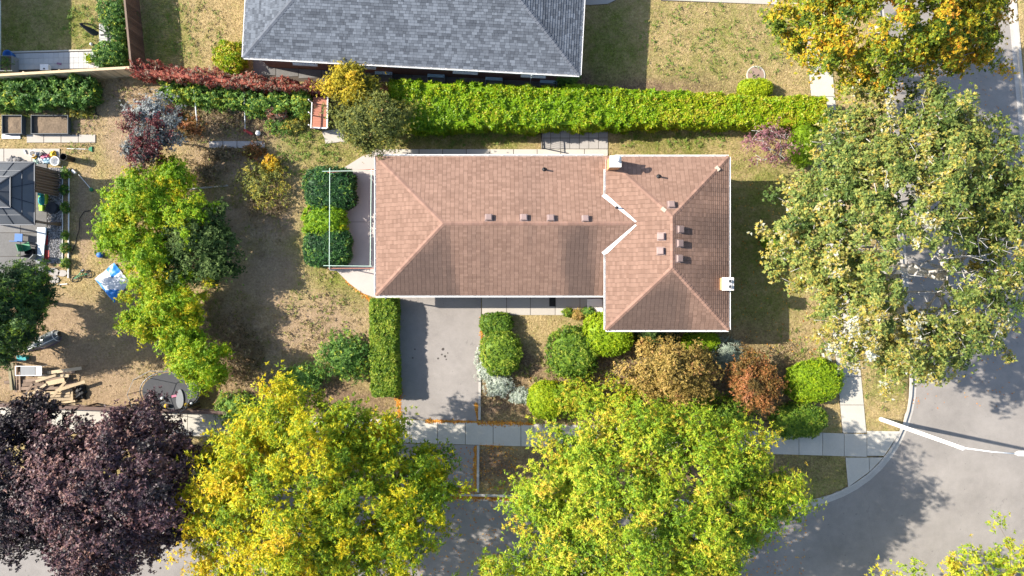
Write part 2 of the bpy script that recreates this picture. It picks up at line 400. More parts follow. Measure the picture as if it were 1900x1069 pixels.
for nm, a in (('green', green), ('dirt', dirt), ('mulch', mulch)):
    at = gme.attributes.new(nm, 'FLOAT', 'POINT'); at.data.foreach_set('value', a.astype(np.float32).ravel())
gme.update(calc_edges=True)
m, nt, b = newmat('lawn_and_soil')
n1 = noise(nt, 0.4, 5, rough=0.65); n2 = noise(nt, 2.2, 4); n3 = noise(nt, 6.5, 4, rough=0.75); n4 = noise(nt, 26, 2)
def rmp(v): return mth(nt, 'MULTIPLY', mth(nt, 'SUBTRACT', v, 0.30), 2.4, clamp=True)
gsum = mth(nt, 'ADD', mth(nt, 'MULTIPLY', attr(nt, 'green'), 0.85), mth(nt, 'MULTIPLY', mth(nt, 'SUBTRACT', n1, 0.50), 2.2))
gsum = mth(nt, 'ADD', gsum, mth(nt, 'MULTIPLY', mth(nt, 'SUBTRACT', n2, 0.5), 1.9))
gsum = mth(nt, 'ADD', gsum, mth(nt, 'MULTIPLY', mth(nt, 'SUBTRACT', n3, 0.5), 0.9), clamp=True)
dry = mixc(nt, rmp(n3), (0.22, 0.155, 0.065), (0.60, 0.46, 0.235))
grn = mixc(nt, rmp(n3), (0.065, 0.085, 0.012), (0.29, 0.31, 0.065))
c = mixc(nt, gsum, dry, grn)
dm = mth(nt, 'ADD', mth(nt, 'MULTIPLY', attr(nt, 'dirt'), 1.15), mth(nt, 'MULTIPLY', mth(nt, 'SUBTRACT', n2, 0.55), 1.3), clamp=True)
c = mixc(nt, dm, c, mixc(nt, rmp(n3), (0.26, 0.18, 0.108), (0.47, 0.345, 0.222)))
mm = mth(nt, 'ADD', mth(nt, 'MULTIPLY', attr(nt, 'mulch'), 1.3), mth(nt, 'MULTIPLY', mth(nt, 'SUBTRACT', n2, 0.6), 1.2), clamp=True)
mm = mth(nt, 'MULTIPLY', mm, mth(nt, 'GREATER_THAN', attr(nt, 'mulch'), 0.02))
c = mixc(nt, mm, c, mixc(nt, rmp(n3), (0.09, 0.058, 0.036), (0.35, 0.24, 0.15)))
k = mth(nt, 'MULTIPLY', mth(nt, 'ADD', 0.62, mth(nt, 'MULTIPLY', n4, 0.8)), mth(nt, 'ADD', 0.55, mth(nt, 'MULTIPLY', noise(nt, 1.3, 5, rough=0.7), 0.9)))
nt.links.new(mixc(nt, 1.0, c, grey(nt, k), 'MULTIPLY'), b.inputs['Base Color'])
b.inputs['Roughness'].default_value = 0.95; b.inputs['Specular IOR Level'].default_value = 0.1
bp = N(nt, 'ShaderNodeBump'); bp.inputs['Strength'].default_value = 1.0; bp.inputs['Distance'].default_value = 0.09
nt.links.new(mth(nt, 'ADD', n3, mth(nt, 'MULTIPLY', n4, 0.6)), bp.inputs['Height']); nt.links.new(bp.outputs[0], b.inputs['Normal'])
gme.materials.append(m)
go = link(gme, 'ground', None, Vector((0, 0, 0))); tag(go, kind='structure')

# pavements: each slab a piece of its own, separated by recessed joints
SLAB = unit_box('slab', M['concrete']); SLABW = unit_box('slab_warm', M['concrete_warm']); PAV = unit_box('paver', M['paver']); PAVW = unit_box('paver_pale', M['paver_white'])
BASE = mk('joint_sand', (0.075, 0.06, 0.048), 0.95, 0.1, 3, 0.1, 20)
def paved(name, poly_px, z=0.016, mat=None, label=None, cat=None, hard=True):
    pw = W2(poly_px); cx = sum(p.x for p in pw) / len(pw); cy = sum(p.y for p in pw) / len(pw)
    o = MB().prism(pw, -0.08, z).obj(name, mat or BASE, origin=(cx, cy, 0))
    if hard: HARD.append(pw)
    return tag(o, kind='structure')
def slab_quad(parent, p4, mat, z0=-0.06, z1=0.045, gap=0.016, name='slab'):
    """one slab from 4 (or more) photo points, shrunk by the joint"""
    w = W2(p4); c = sum(w, Vector((0, 0))) / len(w)
    w = [p + (c - p).normalized() * gap * 1.4 for p in w]
    return MB().prism(w, z0, z1).obj(name, mat, parent)
def sw_c(x): return 803 + 0.031 * (x - 850)
sw = paved('sidewalk', [(-900, sw_c(-900) - 21), (1645, sw_c(1645) - 20.5), (1630, sw_c(1630) + 20.5), (-900, sw_c(-900) + 21)])
x = -360.0
edges = [1430, 1482, 1526, 1566, 1608]
xs = []
while x < 1425: xs.append(x); x += 51.5
xs = [v + (1430 - (xs[-1] + 51.5)) for v in xs] + edges
for a, b2 in zip(xs[:-1], xs[1:]):
    slab_quad(sw, [(a, sw_c(a) - 21.5), (b2, sw_c(b2) - 21.5), (b2, sw_c(b2) + 21.5), (a, sw_c(a) + 21.5)], M['concrete'])
slab_quad(sw, [(1608, 803), (1608, 799), (1671, 800), (1640, 846), (1608, 846)], M['concrete'])
def sbx(y): return 1548 + 0.094 * (y - 640)
sb = paved('sidewalk', [(sbx(-900), -900), (sbx(-900) + 44, -900), (sbx(796) + 44, 803.5), (sbx(796), 803.5)])
y = 803.3; k = 0
while y > -420:
    y2 = y - 52
    slab_quad(sb, [(sbx(y2), y2), (sbx(y2) + 44, y2), (sbx(y) + 44, y), (sbx(y), y)], M['concrete']); y = y2
se = paved('sidewalk', [(1568, 849), (1612, 849), (1640, 848), (1610, 876), (1573, 903)])
slab_quad(se, [(1568, 848.5), (1612, 848.5), (1613, 875), (1573, 904)], M['concrete'])
slab_quad(se, [(1612, 848.5), (1639, 848.5), (1613, 875)], M['concrete'])
# driveway and its apron, concrete edging strips
def sheet(name, pts, mat, z, kind='structure'):
    pw = W2(pts); c = sum(pw, Vector((0, 0))) / len(pw); HARD.append(pw)
    return tag(MB().prism(pw, -0.05, z).obj(name, mat, origin=(c.x, c.y, 0)), kind=kind)
sheet('driveway', [(737, 545), (893, 545), (892, 640), (887, 782), (737, 777)], M['drive'], 0.03)
sheet('driveway', [(740, 823), (886, 826), (884, 915), (742, 911)], M['drive'], 0.022)
ee = sheet('driveway_edging', [(888, 690), (892.5, 690), (892, 779), (887.5, 779)], M['kerb'], 0.07)
ee = sheet('driveway_edging', [(885, 826), (889.5, 826), (889, 914), (884.5, 914)], M['kerb'], 0.07)
cp = paved('front_walk', [(894, 545), (1122, 545), (1122, 584.5), (894, 584.5)])
for a, b2 in ((894, 940), (940, 984), (984, 1030), (1030, 1076), (1076, 1122)):
    slab_quad(cp, [(a, 545), (b2, 545), (b2, 585), (a, 585)], M['concrete_warm'])
gp_ = paved('garage_pad', [(706, 545), (776, 545), (776, 566), (736, 558), (706, 556)], 0.02)
slab_quad(gp_, [(706, 545), (737, 545), (737, 558), (706, 556)], M['concrete'], z1=0.042)
slab_quad(gp_, [(737, 545), (776, 545), (776, 590), (760, 575), (737, 560)], M['drive'], z1=0.042)
bp_ = paved('back_patio', [(720, 283), (672, 291), (645, 307), (625, 320), (612, 332), (612, 415), (720, 415)], 0.02)
slab_quad(bp_, [(735, 281), (700, 283), (672, 290), (645, 307), (625, 320), (611, 332), (611, 412), (735, 412)], M['patio'], z1=0.06, gap=0.01)
slab_quad(bp_, [(735, 412), (611, 412), (611, 502), (625, 503), (648, 526), (672, 544), (700, 554), (735, 557)], M['patio'], z1=0.06, gap=0.01)
HARD.append(W2([(735, 281), (672, 290), (645, 307), (625, 320), (611, 332), (611, 502), (625, 503), (648, 526), (672, 544), (700, 554), (735, 557)]))
np_ = paved('side_path', [(690, 277), (1128, 277), (1128, 300), (690, 300)])
for i in range(10):
    a = 690 + i * 43.8; slab_quad(np_, [(a, 277), (a + 43.8, 277), (a + 43.8, 300), (a, 300)], M['concrete'])
tp = paved('paver_patio', [(1004, 236), (1128, 236), (1128, 276.6), (1004, 276.6)])
for i in range(7):
    for j in range(2):
        a = 1004 + i * 17.7; q = 236 + j * 20.4
        slab_quad(tp, [(a, q), (a + 17.7, q), (a + 17.7, q + 20.3), (a, q + 20.3)], M['paver'], z1=0.04 + 0.008 * random.random(), name='paver')
# neighbour's front path and drive at the top, corner patio at the top left, slabs round the raised beds
nd = paved('neighbour_drive', [(1226, -260), (1450, -260), (1440, 9), (1226, 2)])
for i in range(4): slab_quad(nd, [(1226 + i * 54, -260), (1280 + i * 54, -260), (1280 + i * 54, 3 + i * 2.2), (1226 + i * 54, 1 + i * 2.2)], M['concrete_warm'])
pp = paved('neighbour_path', [(1070, -40), (1226, -40), (1226, -6), (1150, -2), (1128, 8), (1096, 10), (1070, 9)])
slab_quad(pp, [(1070, -40), (1150, -40), (1150, -3), (1128, 8), (1096, 10), (1070, 9)], M['concrete_warm']); slab_quad(pp, [(1150, -40), (1226, -40), (1226, -6), (1150, -2)], M['concrete_warm'])
cpat = paved('corner_patio', [(15, 99), (186, 95), (186, 130), (15, 134)])
for i in range(18):
    for j in range(3):
        a = 18 + i * 9.2; q = 100 + j * 10.2 - i * 0.22
        slab_quad(cpat, [(a, q), (a + 9.2, q - .2), (a + 9.2, q + 10), (a, q + 10.2)], M['paver_white'], z1=0.05, gap=0.006, name='paver')
brd = paved('patio_border', [(18, 96), (184, 92), (184, 94.5), (18, 99)], 0.08, M['concrete'])
up_ = paved('umbrella_slab', [(184, 44), (212, 50), (212, 85), (184, 85)])
for j in range(3): slab_quad(up_, [(184, 44 + j * 13.6), (212, 46 + j * 13), (212, 59 + j * 13), (184, 57.6 + j * 13.6)], M['paver_white'], name='paver')
rb = paved('bed_path', [(50, 250), (178, 250), (178, 265), (50, 265)])
for i in range(4): slab_quad(rb, [(50 + i * 32, 250), (82 + i * 32, 250), (82 + i * 32, 265), (50 + i * 32, 265)], M['concrete_warm'])
wp = paved('garden_path', [(-200, 276), (112, 276), (112, 300), (-200, 300)])
for i in range(6): slab_quad(wp, [(-200 + i * 52, 276), (-148 + i * 52, 276), (-148 + i * 52, 300), (-200 + i * 52, 300)], M['concrete_warm'])
sp_ = paved('stepping_path', [(388, 262), (492, 262), (492, 275), (388, 275)])
for i in range(4): slab_quad(sp_, [(388 + i * 26, 262), (414 + i * 26, 262), (414 + i * 26, 275), (388 + i * 26, 275)], M['paver'])
ss = paved('step_slab', [(598, 244), (634, 240), (640, 262), (604, 266)])
slab_quad(ss, [(597, 243), (634, 239), (641, 263), (604, 267)], M['concrete_warm'])
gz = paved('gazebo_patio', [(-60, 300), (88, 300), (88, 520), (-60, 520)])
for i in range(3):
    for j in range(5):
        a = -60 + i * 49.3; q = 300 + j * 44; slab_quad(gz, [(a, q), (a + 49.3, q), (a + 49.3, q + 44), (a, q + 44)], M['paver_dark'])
dside = paved('neighbour_side_path', [(470, 112), (1060, 140), (1060, 160), (470, 150)])
for i in range(14):
    a = 470 + i * 42.1; q = 112 + i * 2.0; slab_quad(dside, [(a, q), (a + 42.1, q + 2), (a + 42.1, q + 28), (a, q + 30)], M['paver_dark'])

# ------------------------------------------------------------------ houses
def plane_frame(poly, ea, eb):
    u = (eb - ea).normalized(); n = None
    for p in poly:
        w = p - ea; w = w - u * w.dot(u)
        if w.length > 0.5: n = u.cross(w).normalized(); break
    if n.z < 0: n = -n
    v = n.cross(u)
    if v.z < 0: v = -v
    return u, v, n
def shingles(poly, ea, eb, mat, parent, expo=0.14, wid=0.26, stain=None, contrast=1.0, seed=1, jit=0.0, gap=0.007):
    """laminated shingle courses on one slope: every tab a wedge with its own edge and tone"""
    rnd = random.Random(seed); u, v, n = plane_frame(poly, ea, eb)
    uv = [((p - ea).dot(u), (p - ea).dot(v)) for p in poly]
    vmax = max(q[1] for q in uv)
    def span(t):
        xs = []
        for i in range(len(uv)):
            (x0, y0), (x1, y1) = uv[i], uv[(i + 1) % len(uv)]
            if (y0 - t) * (y1 - t) <= 0 and abs(y1 - y0) > 1e-6: xs.append(x0 + (x1 - x0) * (t - y0) / (y1 - y0))
        return (min(xs), max(xs)) if len(xs) >= 2 else None
    vs = []; fs = []; ts = []; ss = []; i = 0
    while i * expo < vmax - 0.03:
        v0 = i * expo; v1 = min(v0 + expo, vmax - 0.004)
        s0 = span(v0 + 0.004); s1 = span(v1)
        if s0 and s1:
            x = s0[0] - (rnd.random() if jit else (i % 2) * .5 + .15 * rnd.random()) * wid
            rowt = rnd.random() * 0.25
            while x < max(s0[1], s1[1]):
                w = wid * (1 + jit * (rnd.random() - .5)); a, b2 = x + gap, x + w - gap; x += w
                a0, b0 = max(a, s0[0]), min(b2, s0[1]); a1, b1 = max(a, s1[0]), min(b2, s1[1])
                if b0 - a0 < 0.02 and b1 - a1 < 0.02: continue
                if b0 < a0: a0 = b0 = min(max((a + b2) / 2, s0[0]), s0[1])
                if b1 < a1: a1 = b1 = min(max((a + b2) / 2, s1[0]), s1[1])
                hb = 0.026 + 0.008 * rnd.random(); ht = 0.007
                q = [ea + u * a0 + v * v0 + n * hb, ea + u * b0 + v * v0 + n * hb, ea + u * b1 + v * v1 + n * ht, ea + u * a1 + v * v1 + n * ht,
                     ea + u * a0 + v * v0 + n * 0.001, ea + u * b0 + v * v0 + n * 0.001, ea + u * b1 + v * v1 + n * 0.001, ea + u * a1 + v * v1 + n * 0.001]
                k = len(vs); vs += q
                fs += [(k, k + 1, k + 2, k + 3), (k + 4, k + 5, k + 1, k), (k + 7, k + 4, k, k + 3), (k + 5, k + 6, k + 2, k + 1)]
                t = min(1, max(0, 0.5 + (rnd.random() + rowt - 0.62) * contrast)); ts += [t] * 4
                ss += [stain((a + b2) / 2, v0, vmax) if stain else 0.0] * 4
    # next course
        i += 1
    org = ORG[parent.name]; me = bpy.data.meshes.new('shingles')
    me.from_pydata([tuple(p - org) for p in vs], [], fs); me.materials.append(mat)
    at = me.attributes.new('tint', 'FLOAT', 'FACE'); at.data.foreach_set('value', ts)
    at = me.attributes.new('stain', 'FLOAT', 'FACE'); at.data.foreach_set('value', ss)
    me.update()
    o = link(me, 'shingles', parent, org); o['kind'] = 'stuff'; return o
def ridge_cap(a, b, n1, n2, mat, parent, w=0.14, step=0.24, name='ridge_cap'):
    mb = MB(); d = (b - a); l = d.length; d.normalize()
    def down(n, other):
        x = n.cross(d); x.normalize()
        return x if x.dot(other) > 0 else -x
    d1 = down(n1, n1); d2 = down(n2, n2)
    d1 = d1 if d1.z < 0 or abs(d1.z) < 1e-6 else -d1; d2 = d2 if d2.z < 0 or abs(d2.z) < 1e-6 else -d2
    up = (n1 + n2).normalized(); k = 0; s = 0.0
    while s < l - 0.02:
        e = min(s + step + 0.04, l); p, q = a + d * s, a + d * e
        hp, hq = 0.05, 0.03
        vs = [p + d1 * w + up * (hp - .012), p + up * hp, p + d2 * w + up * (hp - .012), q + d1 * w + up * (hq - .012), q + up * hq, q + d2 * w + up * (hq - .012),
              p + d1 * w, p, p + d2 * w]
        mb.add(vs, [(0, 1, 4, 3), (1, 2, 5, 4), (6, 7, 1, 0), (7, 8, 2, 1)], t=random.random()); s += step; k += 1
    o = mb.obj(name, mat, parent); o['kind'] = 'stuff'; return o
def gutter(a, b, out, parent, strap=0.92):
    mb = MB(); a = Vector(a); b = Vector(b); d = (b - a).normalized(); o = Vector(out).normalized(); R = Matrix((d, o, Vector((0, 0, 1)))).transposed()
    l = (b - a).length; c = (a + b) / 2
    mb.box(c + o * 0.05 + Vector((0, 0, -0.125)), (l, 0.10, 0.012), rot=R)
    mb.box(c + o * 0.099 + Vector((0, 0, -0.06)), (l, 0.022, 0.13), rot=R)
    mb.box(c + o * 0.004 + Vector((0, 0, -0.07)), (l - 0.01, 0.012, 0.115), rot=R)
    mb.box(c + o * 0.104 + Vector((0, 0, 0.0)), (l, 0.03, 0.014), rot=R)
    s = strap / 2
    while s < l: mb.box(a + d * s + o * 0.048 + Vector((0, 0, -0.012)), (0.03, 0.095, 0.012), rot=R); s += strap
    return mb.obj('gutter', M['white'], parent)
def wall_run(poly, z0, z1, mat, parent):
    return MB().prism([p.to_2d() if len(p) == 3 else p for p in poly], z0, z1).obj('wall', mat, parent)
def inset(poly, d):
    n = len(poly); c = sum((Vector(p[:2]) for p in poly), Vector((0, 0))) / n; out = []
    for i in range(n):
        p = Vector(poly[i][:2]); a = (Vector(poly[i - 1][:2]) - p).normalized(); b = (Vector(poly[(i + 1) % n][:2]) - p).normalized()
        out.append(p + (a + b) * d)
    return out
def soffit(poly, z, parent):
    return MB().prism([Vector(p[:2]) for p in poly], z - 0.16, z - 0.135).obj('soffit', M['fascia'], parent)
def window_on(c, w, h, rz, parent):
    R = Matrix.Rotation(rz, 3, 'Z'); f = MB(); c = Vector(c)
    for s in (-1, 1):
        f.box(c + R @ Vector((s * (w / 2 - 0.03), 0, 0)), (0.07, 0.09, h), rz); f.box(c + R @ Vector((0, 0, s * (h / 2 - 0.03))), (w - 0.141, 0.088, 0.07), rz)
    f.box(c, (0.05, 0.086, h - 0.141), rz)
    wo = f.obj('window', M['white'], parent)
    MB().box(c, (w - 0.14, 0.05, h - 0.14), rz).obj('pane', M['glass'], wo)
    MB().box(c + R @ Vector((0, -0.06, -h / 2 - 0.04)), (w + 0.1, 0.2, 0.06), rz).obj('sill', M['mortar_cap'], wo)

# ---- the brown L-shaped bungalow
ZG, ZM = 2.6, 3.53            # eaves of the low wing and of the raised block
house = thing('bungalow', 'L shaped bungalow with salmon brown shingle hip roofs and white gutters', 'house', P(1020, 425, 0))
gNW, gNE, gSE, gSW = P(698, 290, ZG), P(1127, 294, ZG), P(1120, 551, ZG), P(698, 548, ZG)
gSE = Vector((gNE.x - 0.0, gSE.y, ZG)); gNE = Vector((gNE.x, gNE.y, ZG)); gSW = Vector((gNW.x, gSW.y, ZG)); gSE.y = gSW.y; gNE.y = gNW.y
mNW, mSE = P(1124, 291, ZM), P(1352, 612, ZM)
mNE = Vector((mSE.x, mNW.y, ZM)); mSW = Vector((mNW.x, mSE.y, ZM))
half_g = (gNW.y - gSW.y) / 2; slope = 0.36
ZRG = ZG + half_g * slope; yg = (gNW.y + gSW.y) / 2
half_m = (mNE.x - mNW.x) / 2; ZRM = ZM + half_m * slope; xm = (mNW.x + mNE.x) / 2
rW = Vector((gNW.x + half_g, yg, ZRG)); xr = mNW.x + (ZRG - ZM) / slope; rE = Vector((xr, yg, ZRG))      # ridge runs into the raised block's slope
dy = (ZRG - ZM) / slope
vN = Vector((mNW.x, yg + dy, ZM)); vS = Vector((mNW.x, yg - dy, ZM))
mR1 = Vector((xm, mNW.y - half_m, ZRM)); mR2 = Vector((xm, mSW.y + half_m, ZRM))
xwall = mNW.x + 0.42
roof_mb = MB()
gN = [gNW, Vector((xwall, gNW.y, ZG)), Vector((xwall, yg + dy - 0.0, ZM)), vN, rE, rW]
slopes = {
 'gN': ([gNW, Vector((xwall, gNW.y, ZG)), Vector((xwall, yg + dy, ZM)), vN, rE, rW], gNW, gNE),
 'gS': ([gSW, Vector((xwall, gSW.y, ZG)), Vector((xwall, yg - dy, ZM)), vS, rE, rW], gSW, gSE),
 'gW': ([gSW, gNW, rW], gSW, gNW),
 'mN': ([mNW, mNE, mR1], mNW, mNE), 'mS': ([mSW, mSE, mR2], mSW, mSE),
 'mE': ([mSE, mNE, mR1, mR2], mSE, mNE), 'mW': ([mSW, mNW, mR1, mR2], mSW, mNW)}
for k, (poly, a, b) in slopes.items():
    roof_mb.add(poly, [tuple(range(len(poly)))])
roof = roof_mb.obj('roof', M['deck_brown'], house)
def st_south(u, v, vm):
    s = max(0.0, float(fbm(u * 0.55, v * 0.10, 21)) - 0.45) * 3.0 + 0.4 * max(0.0, float(fbm(u * 0.25, v * 0.25, 22)) - 0.45)
    return min(0.75, s * (0.45 + 0.9 * (1 - v / vm)) + 0.16 + 0.16 * (1 - v / vm))
def st_east(u, v, vm):
    s = max(0.0, float(fbm(u * 0.5, v * 0.12, 31)) - 0.44) * 2.0
    return min(0.5, s * (0.4 + 0.8 * (1 - v / vm)))
def st_small(u, v, vm): return 0.5 * max(0.0, float(fbm(u * 0.4, v * 0.3, 41)) - 0.5)
for i, (k, (poly, a, b)) in enumerate(slopes.items()):
    shingles(poly, a, b, M['shingle_brown'], roof, stain={'gS': st_south, 'mE': st_east, 'mS': st_south}.get(k, st_small), contrast=0.8, seed=20 + i)
def nrm(k):
    poly, a, b = slopes[k]; return plane_frame(poly, a, b)[2]
for a, b, k1, k2 in ((gNW, rW, 'gN', 'gW'), (gSW, rW, 'gS', 'gW'), (rW, rE, 'gN', 'gS'), (mNW, mR1, 'mN', 'mW'), (mNE, mR1, 'mN', 'mE'), (mSW, mR2, 'mS', 'mW'), (mSE, mR2, 'mS', 'mE'), (mR2, mR1, 'mW', 'mE')):
    ridge_cap(a, b, nrm(k1), nrm(k2), M['cap_brown'], roof)
# white metal valleys, wide at the foot
def roof_z(k, x, y):
    poly, a, b = slopes[k]; n = plane_frame(poly, a, b)[2]; return a.z - ((x - a.x) * n.x + (y - a.y) * n.y) / n.z
for vp, sg in ((vN, 1), (vS, -1)):
    mb = MB(); gk = 'gN' if sg > 0 else 'gS'
    def at(p, off, k): x, y = p.x + off * 0.7071, p.y + sg * off * 0.7071; return Vector((x, y, roof_z(k, x, y) + 0.045))
    f0 = vp + Vector((-0.12, sg * 0.12, 0)); t0 = rE + Vector((-0.02, sg * 0.10, 0))
    cf = Vector((f0.x, f0.y, roof_z(gk, f0.x, f0.y) + 0.06)); ct = Vector((t0.x, t0.y, roof_z(gk, t0.x, t0.y) + 0.06))
    mb.add([at(f0, -0.2, gk), cf, ct, at(t0, -0.06, gk)], [(0, 1, 2, 3)])
    f1 = vp + Vector((0.02, -sg * 0.02, 0)); cf1 = Vector((f1.x, f1.y, roof_z('mW', f1.x, f1.y) + 0.06))
    mb.add([cf, at(f1, 0.08, 'mW'), at(t0, 0.04, 'mW'), ct], [(0, 1, 2, 3)])
    mb.obj('valley_flashing', M['white'], roof)
# gutters
gutter(gNW, Vector((mNW.x - 0.02, gNW.y, ZG)), (0, 1, 0), house); gutter(gSW, Vector((mNW.x + 0.02, gSW.y, ZG)), (0, -1, 0), house); gutter(gSW, gNW, (-1, 0, 0), house)
gutter(mNW + Vector((0.55, 0, 0)), mNE, (0, 1, 0), house); gutter(mSW, mSE, (0, -1, 0), house); gutter(mSE, mNE, (1, 0, 0), house)
gutter(vN + Vector((0, 0.1, 0)), mNW + Vector((0, -0.75, 0)), (-1, 0, 0), house); gutter(mSW, vS + Vector((0, -0.1, 0)), (-1, 0, 0), house)
soffit([gNW, Vector((mNW.x, gNW.y)), Vector((mNW.x, gSW.y)), gSW], ZG, house); soffit([mNW, mNE, mSE, mSW], ZM, house)
wg = inset([gSW, gSE, gNE, gNW], 0.45); wg[1].x = wg[2].x = mNW.x + 0.43
wall_run(wg, -0.1, ZG - 0.165, M['brick'], house)
wm = inset([mSW, mSE, mNE, mNW], 0.45); wall_run(wm, -0.1, ZM - 0.165, M['brick'], house)
HARD.append(wg); HARD.append(wm)
ys, yn = wg[0].y, wg[3].y
gd = MB().box((wg[0].x + 3.6, ys - 0.02, 1.12), (4.6, 0.06, 2.2)).obj('garage_door', M['white'], house)
for i in range(4): MB().box((wg[0].x + 3.6, ys - 0.06, 0.3 + i * 0.54), (4.5, 0.03, 0.5)).obj('door_panel', M['white'], gd)
fd = MB().box((mNW.x - 2.6, ys - 0.02, 1.1), (0.95, 0.06, 2.1)).obj('front_door', M['wood_red'], house); MB().box((mNW.x - 2.25, ys - 0.08, 1.05), (0.05, 0.06, 0.16)).obj('handle', M['steel'], fd)
window_on((mNW.x - 4.6, ys - 0.01, 1.5), 1.6, 1.2, 0, house)
for x in (wm[0].x + 1.7, wm[1].x - 1.7): window_on((x, wm[0].y - 0.01, 2.6), 1.7, 1.2, 0, house)
for yy in (wm[1].y + 2, wm[1].y + 6.5): window_on((wm[1].x + 0.01, yy, 2.6), 1.5, 1.1, math.pi / 2, house)
for x in (wg[0].x + 3, wg[0].x + 8): window_on((x, yn + 0.01, 1.5), 1.5, 1.1, math.pi, house)
window_on((wg[0].x - 0.01, yg + 2, 1.5), 1.2, 1.1, -math.pi / 2, house)
bd = MB().box((wg[0].x - 0.02, yg - 1.4, 1.1), (0.06, 1.7, 2.1)).obj('patio_door', M['white'], house); MB().box((wg[0].x - 0.06, yg - 1.4, 1.1), (0.03, 1.5, 1.9)).obj('pane', M['glass'], bd)
def on_roof(k, px, py):
    z = 3.6
    for _ in range(8): p = P(px, py, z); z = roof_z(k, p.x, p.y)
    return Vector((p.x, p.y, z))
# square box vents
vm_ = None
for k, px, py in (('gN', 907, 405), ('gN', 972, 405), ('gN', 1022, 406), ('gN', 1086, 407), ('mN', 1245, 381), ('mE', 1261, 426), ('mE', 1260, 452), ('mE', 1259, 480), ('mW', 1227, 439), ('mW', 1226, 466)):
    p = on_roof(k, px, py); n = nrm(k); R = n.to_track_quat('Z', 'Y').to_matrix(); R = Matrix.Rotation(0, 3, 'Z') @ R
    # align box edges with the eave
    ax = Vector((1, 0, 0)) if k[1] in 'NS' else Vector((0, 1, 0)); ay = n.cross(ax).normalized(); R = Matrix((ax, ay, n)).transposed()
    mb = MB(); h = [0.17, 0.20]; c = p + n * 0.012
    mb.box(c + n * 0.01, (0.5, 0.5, 0.015), rot=R)
    pts = [c + R @ Vector((sx * w, sy * w, z)) for (w, z) in ((0.15, 0.02), (0.15, 0.1)) for sx, sy in ((-1, -1), (1, -1), (1, 1), (-1, 1))]; mb.hexa(pts)
    pts = [c + R @ Vector((sx * w, sy * w, z)) for (w, z) in ((0.205, 0.1), (0.19, 0.19)) for sx, sy in ((-1, -1), (1, -1), (1, 1), (-1, 1))]; mb.hexa(pts)
    pts = [c + R @ Vector((sx * w, sy * w, z)) for (w, z) in ((0.19, 0.19), (0.15, 0.212)) for sx, sy in ((-1, -1), (1, -1), (1, 1), (-1, 1))]; mb.hexa(pts)
    mb.obj('roof_vent', M['vent'], roof)
for k, px, py in (('gN', 1010, 315), ('mN', 1222, 328), ('mW', 1144, 386)):
    p = on_roof(k, px, py); n = nrm(k); mb = MB()
    mb.lathe([(0.15, -0.05), (0.15, 0.03), (0.08, 0.1), (0.055, 0.12), (0.055, 0.42), (0.04, 0.42), (0.04, 0.2)], p, 12)
    mb.obj('vent_pipe', M['black'], roof)
for px, py, k, ang in ((1231, 389, 'mN', 0.7), (1331, 313, 'mN', 0.8)):     # odd pale replacement caps
    p = on_roof(k, px, py) + Vector((0, 0, 0.035)); MB().box(p, (0.3, 0.22, 0.03), -ang).obj('patched_cap', mk('pale_patch', (0.50, 0.40, 0.31), 0.9), roof)
# chimneys
def chimney(base, w, d, ztop, brick, name='chimney'):
    mb = MB(); zb = -0.1
    mb.box((base.x, base.y, (zb + ztop) / 2), (w, d, ztop - zb))
    c = mb.obj(name, brick, house)
    MB().box((base.x, base.y, ztop + 0.05), (w + 0.06, d + 0.06, 0.1)).obj('chimney_crown', M['mortar_cap'], c)
    MB().prism([Vector((base.x + sx * (w / 2 - .08), base.y + sy * (d / 2 - .08))) for sx, sy in ((-1, -1), (1, -1), (1, 1), (-1, 1))], ztop + 0.1, ztop + 0.14).obj('crown_wash', M['mortar_cap'], c)
    return c
q = P(1139, 299, ZM + 0.3); c1 = chimney(Vector((q.x - 0.06, q.y - 0.22, 0)), 0.62, 0.62, ZM + 1.3, M['brick_tan'])
MB().lathe([(0.14, 0), (0.14, 0.3), (0.20, 0.31), (0.22, 0.36), (0.05, 0.46), (0.0, 0.47)], (q.x + 0.02, q.y - 0.14, ZM + 1.42), 16).obj('flue_cap', M['white'], c1, smooth=True)
q = P(1341, 527, ZM + 0.8); c2 = chimney(Vector((mNE.x - 0.30, q.y, 0)), 0.62, 0.72, ZM + 0.75, M['brick_tan'])
for i in (-1, 1): MB().lathe([(0.1, 0), (0.1, 0.14), (0.075, 0.14), (0.075, 0.02), (0, 0.02)], (mNE.x - 0.22, q.y + i * 0.16, ZM + 0.88), 12).obj('flue_tile', M['grey_plastic'], c2)
# white porch corner
ps = MB(); q0 = P(1108, 575); ps.box((mNW.x - 0.25, P(0, 568).y, 0.11), (1.0, 0.95, 0.16)); porch = ps.obj('porch_step', M['white'], house)
rl = MB(); ry = P(0, 555).y
for i in range(4): rl.bar((mNW.x - 0.62 + i * 0.2, ry, 0.19), (mNW.x - 0.62 + i * 0.2, ry, 1.05), 0.04, 0.04)
rl.bar((mNW.x - 0.66, ry, 1.07), (mNW.x + 0.02, ry, 1.07), 0.07, 0.05); rl.obj('porch_rail', M['white'], house)
mb = MB(); mb.tube([P(713, 551, 2.5), P(716, 552, 2.3), P(716, 553.5, 1.0), P(716, 556, 0.06), P(717, 569, 0.06)], 0.05, 6); mb.obj('downspout', M['white'], house)

